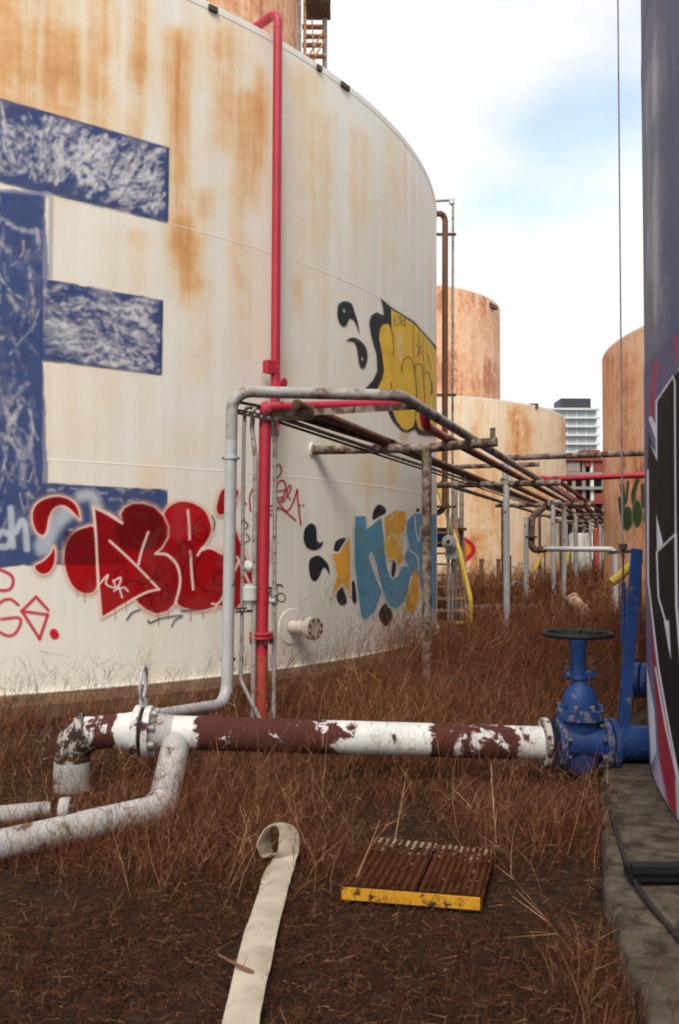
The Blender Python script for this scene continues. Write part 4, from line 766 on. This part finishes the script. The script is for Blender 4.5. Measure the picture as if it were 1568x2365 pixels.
# ground pipe, capped stub, scrap
tag(MB().tube([at(1060, 1406, 20.6), at(1230, 1403, 21.2)], .10, 14).build('ground_pipe', M['whitepipe']), 'white pipe lying on the ground behind the second rack post', 'pipe')
s0, s1_ = at(1352, 1420, 18.3), at(1320, 1382, 18.6)
t = thing('pipe_stub', s0 * [1, 1, 0], 'short cream pipe stub with orange rust sticking up from the weeds', 'pipe'); MB().tube([s0 - nrm(s1_ - s0) * .25, s0, s1_, s1_ + nrm(s1_ - s0) * .06], [.16, .155, .14, .08], 18).build('stub', M['creamrust'], t)
MB().disc(s1_, nrm(s1_ - s0), .16, .06, 18).build('collar', M['tread'], t)
rr_ = np.random.default_rng(4)
def scrap(p, s, lb):
    v = rr_.normal(size=(14, 3)); v = v / np.linalg.norm(v, axis=1)[:, None] * np.array(s) * rr_.uniform(.7, 1.1, (14, 1)); import bmesh
    bm = bmesh.new(); [bm.verts.new(tuple(q)) for q in v]; bmesh.ops.convex_hull(bm, input=bm.verts); me = bpy.data.meshes.new('litter'); bm.to_mesh(me); bm.free(); me.materials.append(M['litter']); return tag(link('litter', me, None, p), lb, 'litter')
scrap(at(1217, 1481, 13.6) + np.array([0, 0, .02]), (.09, .06, .045), 'white scrap of litter lying in the weeds left of the handwheel')
# tall bent pipes behind the third frame
t = tag(MB().tube(dens(fillet([at(1268, 1160, 20.5), at(1302, 1158, 20.8), at(1303, 1420, 21)], .35), .3), .055, 12).build('bent_pipe', M['grey']), 'thin pipe with rounded top dropping beside the third post', 'pipe')
t = thing('flanged_drop', at(1228, 1300, 19.4) * [1, 1, 0], 'dark dropping pipe with flange that turns right as a grey run', 'pipe')
MB().tube(fillet([at(1255, 1172, 20.2), at(1228, 1195, 19.6), at(1227, 1272, 19.4), at(1262, 1267, 19.3)], .25, 8), .075, 14).build('drop', M['rackdark'], t)
MB().disc(at(1227, 1240, 19.45), (0, 0, 1), .13, .05, 16).build('flange', M['rackdark'], t)
MB().tube(fillet([at(1255, 1267, 19.3), at(1420, 1268, 19.0), at(1421, 1300, 19.0) * [1, 1, 0]], .12), .06, 12).build('run', M['grey'], t)
for x_, y0_, y1_, Y_, lb in ((1215, 1195, 1370, 24, 'thin grey upright left of the flanged drop pipe'), (1112, 1292, 1345, 26, 'rusty fence post, left one of the pair before the cream tank'), (1151, 1292, 1345, 26, 'rusty fence post, right one of the pair before the cream tank'), (1176, 1285, 1345, 25, 'rusty fence post just right of the second rack post')):
    tag(MB().tube([at(x_, y0_, Y_), at(x_, y1_ + 30, Y_)], .06 if Y_ > 24 else .07, 10).disc(at(x_, y0_, Y_), (0, 0, 1), .075, .05, 10).build('upright_post', M['rustpipe'] if Y_ > 24 else M['grey']), lb, 'post')
tag(MB().torus(at(1194, 1362, 23), nrm([.35, -1, .1]), .22, .016, 28, 6).build('wire_hoop', M['conduit']), 'pale wire hoop standing in weeds by the second post', 'hoop')
for x0_, y0_, x1__, y1_, Y_, lb in ((1236, 1315, 1258, 1262, 25, 'slim yellow slanted rail, left one under the rack'), (1302, 1318, 1318, 1262, 27, 'slim yellow slanted rail, right one under the rack'), (1412, 1345, 1478, 1290, 11.5, 'thick yellow slanted rail behind the leaning blue bar')):
    t = thing('yellow_rail', at(x0_, y0_, Y_) * [1, 1, 0], lb, 'rail'); MB().tube([at(x0_, y0_, Y_), at(x1__, y1_, Y_)], .055 if Y_ > 20 else .06, 10).build('rail', M['yellow'], t)
    MB().tube([at(x1__, y1_, Y_), at(x1__, y1_, Y_) * [1, 1, 0]], .02, 8).build('leg', M['rackdark'], t)
lbs = ['white bollard, leftmost of the row far under the rack', 'white bollard, second of the row far under the rack', 'white bollard, third of the row far under the rack', 'white bollard, rightmost and tallest of the row far under the rack']
for i, x_ in enumerate((1322, 1340, 1356, 1378)):
    p_ = at(x_, 1232 - (i == 3) * 12, 44); tag(MB().lathe([(.2, 0), (.2, p_[2] - .1), (.14, p_[2]), (.03, p_[2] + .04)], (p_[0], p_[1], 0), n=12).build('bollard', M['whitepl'] if i < 3 else M['redfade']), lbs[i], 'bollard', 'bollards far under the rack')
# ------------------------------------------------------------------ cable and turnbuckle hanging by the slate tank
YC = 6.9; ctop = at(1424, -330, YC); cz = at(1438, 1262, YC)
t = thing('hanging_cable', at(1438, 1480, YC) * [1, 1, 0], 'thin cable hanging straight down along the slate tank', 'cable')
arm = np.array([ctop[0], ctop[1], 7.72]); MB().tube([arm, cz], .006, 6).build('cable', M['conduit'], t); MB().tube([arm, np.array([CF[0], CF[1], 7.7]) + nrm([arm[0] - CF[0], arm[1] - CF[1], 0]) * (RF - .1)], .03, 8).build('davit_arm', M['rackdark'], t)
MB().disc(cz, (0, 0, 1), .035, .05, 10).tube([cz, at(1439, 1290, YC)], .012, 6).build('hook_block', M['rackdark'], t)
MB().tube([at(1439, 1345, YC), at(1441, 1400, YC), at(1438, 1485, YC)], .018, 8).build('turnbuckle', M['blue'], t)
MB().tube([at(1439, 1290, YC), at(1439, 1345, YC)], .008, 6).build('rod', M['rackdark'], t); MB().tube([at(1438, 1485, YC), at(1438, 1485, YC) * [1, 1, 0]], .01, 6).build('anchor_rod', M['rackdark'], t)
MB().bar(at(1405, 1276, YC), at(1455, 1273, YC), .03, .025).build('cross_bar', M['rackdark'], t)

# ------------------------------------------------------------------ far buildings
YT = 420.0
def wx(x): return at(x, 1000, YT)[0]
def wz(y): return at(1340, y, YT)[2]
TW = thing('apartment_tower', (wx(1335), YT, 0), 'far white apartment tower with dark roof storey', 'building')
xa, xb = wx(1262), wx(1381); zt = wz(945)
MB().box(((xa + xb) / 2, YT + 10, zt / 2), (xb - xa - .8, 19, zt)).build('wall', M['bwhite'], TW)
MB().box((wx(1333), YT + 9, (wz(940) + wz(918)) / 2), (wx(1368) - wx(1299), 14, wz(918) - wz(940))).build('roof_storey', M['bdark'], TW)
fh = wz(970) - wz(990); nf = int(zt / fh)
for i in range(9):
    z_ = zt - i * fh
    MB().box(((xa + xb) / 2, YT - .4, z_), (xb - xa + 1.2, 2.4, fh * .22)).build('floor_slab', M['bwhite'], TW)
    for j in range(5):
        x0 = xa + 1 + j * (xb - xa - 2) / 5; MB().box((x0 + (xb - xa - 2) / 10, YT + .45, z_ - fh * .5), ((xb - xa - 2) / 5 * .84, .2, fh * .62)).build('window', M['bglass'], TW)
YB = 150.0; bx = lambda x: at(x, 1100, YB)[0]; bz = lambda y: at(1350, y, YB)[2]
BB = thing('brick_building', (bx(1350), YB, 0), 'dark unfinished building with red brick floors below the tower', 'building')
X0, X1 = bx(1296), bx(1440)
MB().box(((X0 + X1) / 2, YB + 8, bz(1062) / 2), (X1 - X0, 10, bz(1062))).build('painted_interior_shade', M['bdark'], BB)  # solid box, its dark colour stands in for the shaded interior
for y_ in (1062, 1095, 1128, 1160, 1192): MB().box(((X0 + X1) / 2, YB + 1, bz(y_)), (X1 - X0 + .6, 5, .5)).build('floor_slab', M['bred'] if y_ in (1062, 1160) else M['bgrey'], BB)
for x_ in (1303, 1322, 1345, 1364, 1390): MB().box((bx(x_), YB - .6, bz(1062) / 2), (.55, .6, bz(1062))).build('column', M['bgrey'] if x_ != 1364 else M['bwhite'], BB)
for x0_, x1__, ya_, yb_, m_ in ((1306, 1336, 1068, 1090, 'bgrey'), (1345, 1362, 1066, 1078, 'bred'), (1366, 1392, 1066, 1092, 'bred'), (1368, 1392, 1140, 1156, 'bred'), (1306, 1320, 1132, 1156, 'bgrey')):
    MB().box(((bx(x0_) + bx(x1__)) / 2, YB - .9, (bz(ya_) + bz(yb_)) / 2), (bx(x1__) - bx(x0_), .3, bz(ya_) - bz(yb_))).build('wall_panel', M[m_], BB)
MB().box(((bx(1342) + bx(1382)) / 2, YB + 1, bz(1050)), (bx(1382) - bx(1342), 4, bz(1042) - bz(1062))).build('roof_unit', M['bred'], BB)

# ------------------------------------------------------------------ flat hose with curled end
eL = [ath(500, 2560, .02), ath(514, 2364, .02), ath(548, 2220, .022), ath(580, 2110, .02), ath(606, 2030, .022), ath(626, 1992, .03)]
eR = [ath(590, 2560, .02), ath(600, 2364, .02), ath(628, 2220, .022), ath(650, 2110, .02), ath(668, 2040, .022), ath(684, 1990, .04)]
YH = 4.25
eL += [at(640, 1966, YH), at(645, 1936, YH + .02), at(643, 1914, YH + .03), at(628, 1908, YH + .0), at(612, 1916, YH - .03), at(598, 1938, YH - .05), at(596, 1960, YH - .05), at(606, 1978, YH - .03), at(622, 1972, YH - .01)]
eR += [at(690, 1958, YH + .06), at(689, 1930, YH + .09), at(678, 1910, YH + .12), at(660, 1903, YH + .12), at(640, 1906, YH + .11), at(629, 1924, YH + .10), at(628, 1950, YH + .09), at(634, 1972, YH + .09), at(646, 1970, YH + .09)]
eL, eR = catmull(eL, False, 8), catmull(eR, False, 8); n = len(eL); V = []; HC = (eL + eR) / 2
wr = np.arange(n) * .23; eL[:, 0] += (fbm(wr, wr * 0, 5) - .5) * .012; eR[:, 0] += (fbm(wr, wr * 0, 6) - .5) * .012; eL[:, 2] += (fbm(wr * 1.5, wr * 0, 7) - .4) * .012; eR[:, 2] += (fbm(wr * 1.5, wr * 0, 8) - .4) * .012
tt = [nrm(t_) for t_ in np.gradient((eL + eR) / 2, axis=0)]
for i in range(n):
    nr = nrm(np.cross(eR[i] - eL[i], tt[i])); row = []
    for u in np.linspace(0, 1, 7): row.append(eL[i] + (eR[i] - eL[i]) * u + nr * (.006 * math.sin(math.pi * u) + .004))
    for u in np.linspace(1, 0, 7): row.append(eL[i] + (eR[i] - eL[i]) * u - nr * (.004 * math.sin(math.pi * u)))
    V += row
b = MB(); b.add(V, [(i * 14 + j, i * 14 + (j + 1) % 14, (i + 1) * 14 + (j + 1) % 14, (i + 1) * 14 + j) for i in range(n - 1) for j in range(14)] + [tuple(range(14))[::-1], tuple(range((n - 1) * 14, n * 14))])
tag(b.build('flat_hose', M['hose'], smooth=60), 'flat cream fire hose on the ground with its end curled up', 'hose')

tw = [ath(505, 2205, .03), ath(548, 2228, .05), ath(585, 2246, .035)]
tag(MB().tube(catmull(tw, False, 4), np.linspace(.004, .008, 9), 6).build('fallen_twig', M['rustpipe']), 'reddish twig lying across the flat hose', 'twig')
# ------------------------------------------------------------------ rusty step plate with yellow edge
hP = .075; fl_, fr_, bk_l, bk_r = ath(791, 2044, hP), ath(1109, 2069, hP - .01), ath(868, 1932, hP - .02), ath(1138, 1962, hP - .02)
SP = thing('step_plate', ((fl_ + fr_) / 2 * [1, 1, 0]), 'rusty ribbed steel step with yellow front edge lying in the grass', 'step')
ux, uy = fr_ - fl_, (bk_l - fl_ + bk_r - fr_) / 2; up_ = nrm(np.cross(ux, uy))
def pp(a, b, h=0): return fl_ + (fr_ - fl_) * a + ((bk_l - fl_) * (1 - a) + (bk_r - fr_) * a) * b + up_ * h
for a0, a1 in ((0, .535), (.55, 1)):
    V = []; bs = np.linspace(0, 1, 25); As = []
    for b_ in bs:
        for a, h in ((a0, -.02), (a1, -.02), (a1, 0), (a0, 0)): V.append(pp(a, b_, h)); As.append(.16 * sst(.8, .98, b_) - .1 * (b_ < .7))
    pn = MB().add(V, [(4 * i + c, 4 * i + (c + 1) % 4, 4 * i + 4 + (c + 1) % 4, 4 * i + 4 + c) for i in range(24) for c in range(4)] + [(3, 2, 1, 0), (96, 97, 98, 99)], As).build('panel', M['plateworn'], SP)
    for j in range(9): u_ = a0 + (a1 - a0) * (j + .5) / 9; MB().bar(pp(u_, .01, -.002), pp(u_, .99, -.002), .017, .012, up_).build('rib', M['plate'], pn)
for a_, b_, m_, nm in (((0, -.012), (1, -.012), 'yellowedge', 'front_edge'), ((1.012, 0), (1.012, 1), 'plate', 'side_edge'), ((-.012, 0), (-.012, 1), 'plate', 'side_edge')): MB().bar(pp(*a_, -.03), pp(*b_, -.03), 012e-3, .05, up_).build(nm, M[m_], SP)
for a_ in (.03, .97): [MB().bar(pp(a_, q_, -.03), pp(a_, q_, -.03) * [1, 1, 0], .03, .03).build('foot', M['yellowedge'], SP) for q_ in (.03, .95)]
# cable and plate on the concrete pad
cb_ = catmull([at(1396, 1800, 5.3), ath(1404, 1850, .14), ath(1436, 1960, .14), ath(1470, 2040, .15), ath(1520, 2110, .14), ath(1600, 2200, .14), ath(1700, 2300, .14)], False, 6)
tag(MB().tube(cb_, .010, 8).build('black_cable', M['rubber']), 'black cable trailing over the concrete pad from below the valve', 'cable')
tag(MB().box(ath(1540, 2012, .17), (.34, .10, .05)).box(ath(1540, 2004, .2), (.3, .06, .03)).build('black_block', M['black']), 'black block lying on the concrete pad beside the cable', 'block')
pz = ath(60, 1885, .06); t = tag(MB().tube([pz + np.array([-.5, -.1, 0]), pz + np.array([.12, .05, .02])], .05, 14).disc(pz + np.array([.2, .05, .02]), (1, .1, 0), .07, .06, 14).build('ground_stub', M['whitepipe']), 'pale pipe stub low in the weeds left of the elbow', 'pipe')

# ------------------------------------------------------------------ dry weeds and litter on the ground
def ribbons(P0, D, Ln, Wd, col, bend, seg, rg):
    """P0 roots (n,3), D unit directions, Ln lengths, Wd widths; returns verts, quads, colours"""
    n = len(P0); side = np.cross(D, rg.normal(size=(n, 3))); side /= np.linalg.norm(side, axis=1)[:, None] + 1e-9; bd = rg.normal(size=(n, 3)) * np.array([1, 1, .3]); rows = []
    for k_ in range(seg + 1):
        t_ = k_ / seg; c_ = P0 + D * (Ln * t_)[:, None] + bd * (bend * Ln * t_ ** 2)[:, None]; c_[:, 2] -= (bend * .35 * Ln * t_ ** 2)
        w_ = (Wd * (1 - .75 * t_) * .5)[:, None]; rows += [c_ - side * w_, c_ + side * w_]
    V = np.stack(rows, 1).reshape(-1, 3); m = 2 * (seg + 1); b0 = (np.arange(n) * m)[:, None, None]; q = np.array([[2 * k_, 2 * k_ + 1, 2 * k_ + 3, 2 * k_ + 2] for k_ in range(seg)])[None]
    return V, (b0 + q).reshape(-1, 4), np.repeat(col, m, axis=0)
def stuff(name, parts, label):
    V, Q, C, o = [], [], [], 0
    for v, q, c in parts: V.append(v); Q.append(q + o); C.append(c); o += len(v)
    V, Q, C = np.concatenate(V).astype(np.float32), np.concatenate(Q).astype(np.int32), np.concatenate(C)
    me = bpy.data.meshes.new(name); me.vertices.add(len(V)); me.vertices.foreach_set('co', V.ravel()); me.loops.add(Q.size); me.loops.foreach_set('vertex_index', Q.ravel())
    me.polygons.add(len(Q)); me.polygons.foreach_set('loop_start', np.arange(0, Q.size, 4, dtype=np.int32)); me.update(calc_edges=True)
    A = me.attributes.new('tint', 'FLOAT_COLOR', 'POINT'); A.data.foreach_set('color', np.concatenate([C, np.ones((len(C), 1))], 1).astype(np.float32).ravel()); me.materials.append(M['weed'])
    return tag(link(name, me), label, None, None, 'stuff')
padp = np.array(e, float)
def inpad(x, y):
    ins = np.zeros(x.shape, bool)
    for i in range(len(padp)):
        (ax, ay), (bx_, by_) = padp[i], padp[(i + 1) % len(padp)]; ins ^= ((ay > y) != (by_ > y)) & (x < (bx_ - ax) * (y - ay) / ((by_ - ay) or 1e-9) + ax)
    return ins
def scatter(n, x0, x1, y0, y1, rg, mA=.12, cl=0.0, pad=False):
    x, y = rg.uniform(x0, x1, n * 2), rg.uniform(y0, y1, n * 2)
    ok = np.ones(len(x), bool)
    for c_, r_ in ((CA, RA + mA), (CD, RD + .3), (CE, RE + .3), (CF, RF + .1)): ok &= np.hypot(x - c_[0], y - c_[1]) > r_
    if not pad: ok &= ~inpad(x, y)
    if cl: ok &= rg.random(len(x)) < np.clip(.35 + cl * (fbm(x * 1.3, y * 1.3, 31) - .4) * 3, 0.05, 1)
    sx = np.abs(x) < y * .45 + 1.0; ok &= sx
    # leave the hose and the step plate clear
    hx = np.interp(y, HC[:40, 1], HC[:40, 0]); ok &= ~((np.abs(x - hx) < .062) & (y < 4.3))
    q = [pp(-.03, -.03), pp(1.03, -.03), pp(1.03, .6), pp(-.03, .6)]; ins = np.ones(len(x), bool)
    for k_ in range(4): a_, b_ = q[k_], q[(k_ + 1) % 4]; ins &= (b_[0] - a_[0]) * (y - a_[1]) - (b_[1] - a_[1]) * (x - a_[0]) > 0
    ok &= ~ins
    i = np.where(ok)[0][:n]; return x[i], y[i]
PAL = np.array([[.145, .058, .029], [.105, .041, .022], [.18, .08, .038], [.07, .028, .016], [.21, .105, .052], [.13, .048, .029], [.16, .05, .025], [.15, .055, .026], [.16, .048, .022], [.085, .055, .024]]) * np.array([.92, .84, .8])
def cols(n, rg, pale=.08, gain=1.0):
    c = PAL[rg.integers(0, len(PAL), n)] * rg.uniform(.6, 1.25, (n, 1)); k_ = rg.random(n) < pale; c[k_] = np.array([.33, .175, .095]) * rg.uniform(.7, 1.2, (k_.sum(), 1)); return c * gain
def weeds(n, box, h, lean, wd, twigs, seed, bend=.12, pale=.08, cl=1.0, seg=3, mA=.12, gain=1.0, pad=False):
    rg = np.random.default_rng(seed); x, y = scatter(n, *box, rg, mA, cl, pad); n = len(x)
    P = np.stack([x, y, gheight(x, y) - .01], 1); D = np.stack([rg.normal(lean, .28, n), rg.normal(0, .28, n), np.ones(n)], 1); D /= np.linalg.norm(D, axis=1)[:, None]
    hh = h[0] + (h[1] - h[0]) * rg.random(n) ** 1.6; hh *= (.55 + .9 * fbm(x * .8, y * .8, seed)) * (1 - .5 * sst(-.02, -.2, x / y) * (y > 6.4)) * (1 - .6 * ((x > 1.75) & (x < 2.7) & (y > 14) & (y < 18))); C = cols(n, rg, pale, gain); wdv = rg.uniform(*wd, n)
    out_ = [ribbons(P, D, hh, wdv, C, bend, seg, rg)]
    for k_ in range(twigs):
        t_ = rg.uniform(.3, .95, n); P2 = P + D * (hh * t_)[:, None]; D2 = D * .8 + rg.normal(size=(n, 3)) * .55 + np.array([0, 0, .25]); D2 /= np.linalg.norm(D2, axis=1)[:, None]
        out_.append(ribbons(P2, D2, hh * rg.uniform(.15, .42, n) * (1.15 - t_ * .6), wdv * .7, C * rg.uniform(.85, 1.2, (n, 1)), bend, 1 if seg < 3 else 2, rg))
    return out_
stuff('ground_litter', [ribbons(*(lambda x, y, rg: (np.stack([x, y, gheight(x, y) + rg.uniform(0, .03, len(x))], 1), (lambda d_: d_ / np.linalg.norm(d_, axis=1)[:, None])(np.stack([rg.normal(size=len(x)), rg.normal(size=len(x)), rg.uniform(-.05, .55, len(x))], 1)), rg.uniform(.012, .06, len(x)), rg.uniform(.002, .005, len(x)), cols(len(x), rg, .13, .55), .5, 2, rg))(*scatter(110000, -3.2, 2.4, 2.2, 6.4, r_, .1, .25), r_)) for r_ in (np.random.default_rng(51),)], 'matted dead grass and litter on the near ground')
stuff('short_weeds', weeds(9000, (-2.6, 2.2, 2.3, 4.9), (.03, .16), .1, (.0018, .0035), 3, 61, .2, .05, 1.2, 2, gain=.5), 'short dry weeds on the near ground')
stuff('dry_weeds', weeds(9500, (-2.8, 2.3, 4.1, 5.7), (.04, .29), .12, (.0018, .004), 4, 62, .26, .10, 1.4, gain=.85) + weeds(1100, (-2.8, 2.2, 3.9, 5.7), (.2, .55), .12, (.0018, .0032), 5, 68, .3, .3, 1.2) + weeds(500, (-2.8, 2.2, 5.9, 6.9), (.3, .8), .12, (.002, .004), 5, 69, .2, .2, 1.2) + weeds(17000, (-4.2, 3.2, 6.0, 11), (.08, .46), .16, (.003, .006), 4, 63, .16, .08, 1.0, gain=1.2) + weeds(1900, (-2.4, 3.2, 6.8, 12.5), (.5, 1.35), .35, (.0025, .0045), 7, 64, .16, .1, .8) + weeds(260, (-4.2, -1.8, 6.6, 9.0), (.5, 1.2), .3, (.0025, .004), 7, 74, .2, .1, .3) + weeds(420, (-2.6, 1.6, 5.0, 6.6), (.35, .8), .25, (.002, .0035), 6, 75, .2, .15, .5), 'brown dry weeds standing between the tanks')
stuff('far_dry_weeds', weeds(13000, (-1, 6.5, 11, 19), (.15, .75), .1, (.006, .012), 4, 65, .16, .05, .8, 2, gain=1.3) + weeds(11000, (1, 14, 19, 48), (.4, 1.2), .1, (.014, .03), 4, 66, .14, .04, .6, 2, .6, gain=1.2), 'hazy brown weeds filling the gap to the far tanks')
stuff('edge_weeds', weeds(900, (.75, 1.2, 2.3, 3.4), (.08, .3), .25, (.0018, .0035), 4, 71, .35, .15, .8, gain=.7, pad=True) + weeds(260, (1.1, 1.75, 3.4, 5.2), (.1, .4), .15, (.0018, .0035), 4, 72, .3, .15, .8, gain=.8) + weeds(70, (-3.1, -2.0, 6.9, 8.0), (.7, 1.5), .1, (.003, .006), 7, 73, .2, .1, .2), 'dry weeds spilling over the concrete edge and beside the white wall')
# a few long pale stems that cross the view
rg = np.random.default_rng(77); st = []
for (x0, y0, x1, y1, Y_) in ((760, 2150, 900, 1890, 3.9), (1395, 2290, 1080, 1900, 3.3), (1300, 2120, 1060, 1830, 4.4), (560, 1700, 530, 1560, 6.6), (880, 1750, 800, 1470, 7.4), (740, 1980, 745, 1680, 5.0), (600, 2040, 560, 1850, 4.3), (1150, 1990, 1130, 1760, 4.6), (1440, 1790, 1400, 1660, 5.5), (300, 1960, 270, 1640, 5.2), (900, 2010, 940, 1770, 4.6)):
    a_, b_ = at(x0, y0, Y_), at(x1, y1, Y_ + .15); d_ = b_ - a_; L_ = np.linalg.norm(d_); n_ = 1; c_ = np.array([[.36, .22, .13]])
    a_[2] = min(a_[2], .1)
    st.append(ribbons(a_[None], (d_ / L_)[None], np.array([L_]), np.array([.0055]), c_, .05, 6, rg))
    for k_ in range(7):
        t_ = rg.uniform(.3, .95); D2 = d_ / L_ + rg.normal(size=3) * .5; st.append(ribbons((a_ + d_ * t_)[None], nrm(D2)[None], np.array([L_ * rg.uniform(.12, .3)]), np.array([.0035]), c_, .1, 3, rg))
stuff('long_stems', st, 'long pale dry stems leaning across the foreground')
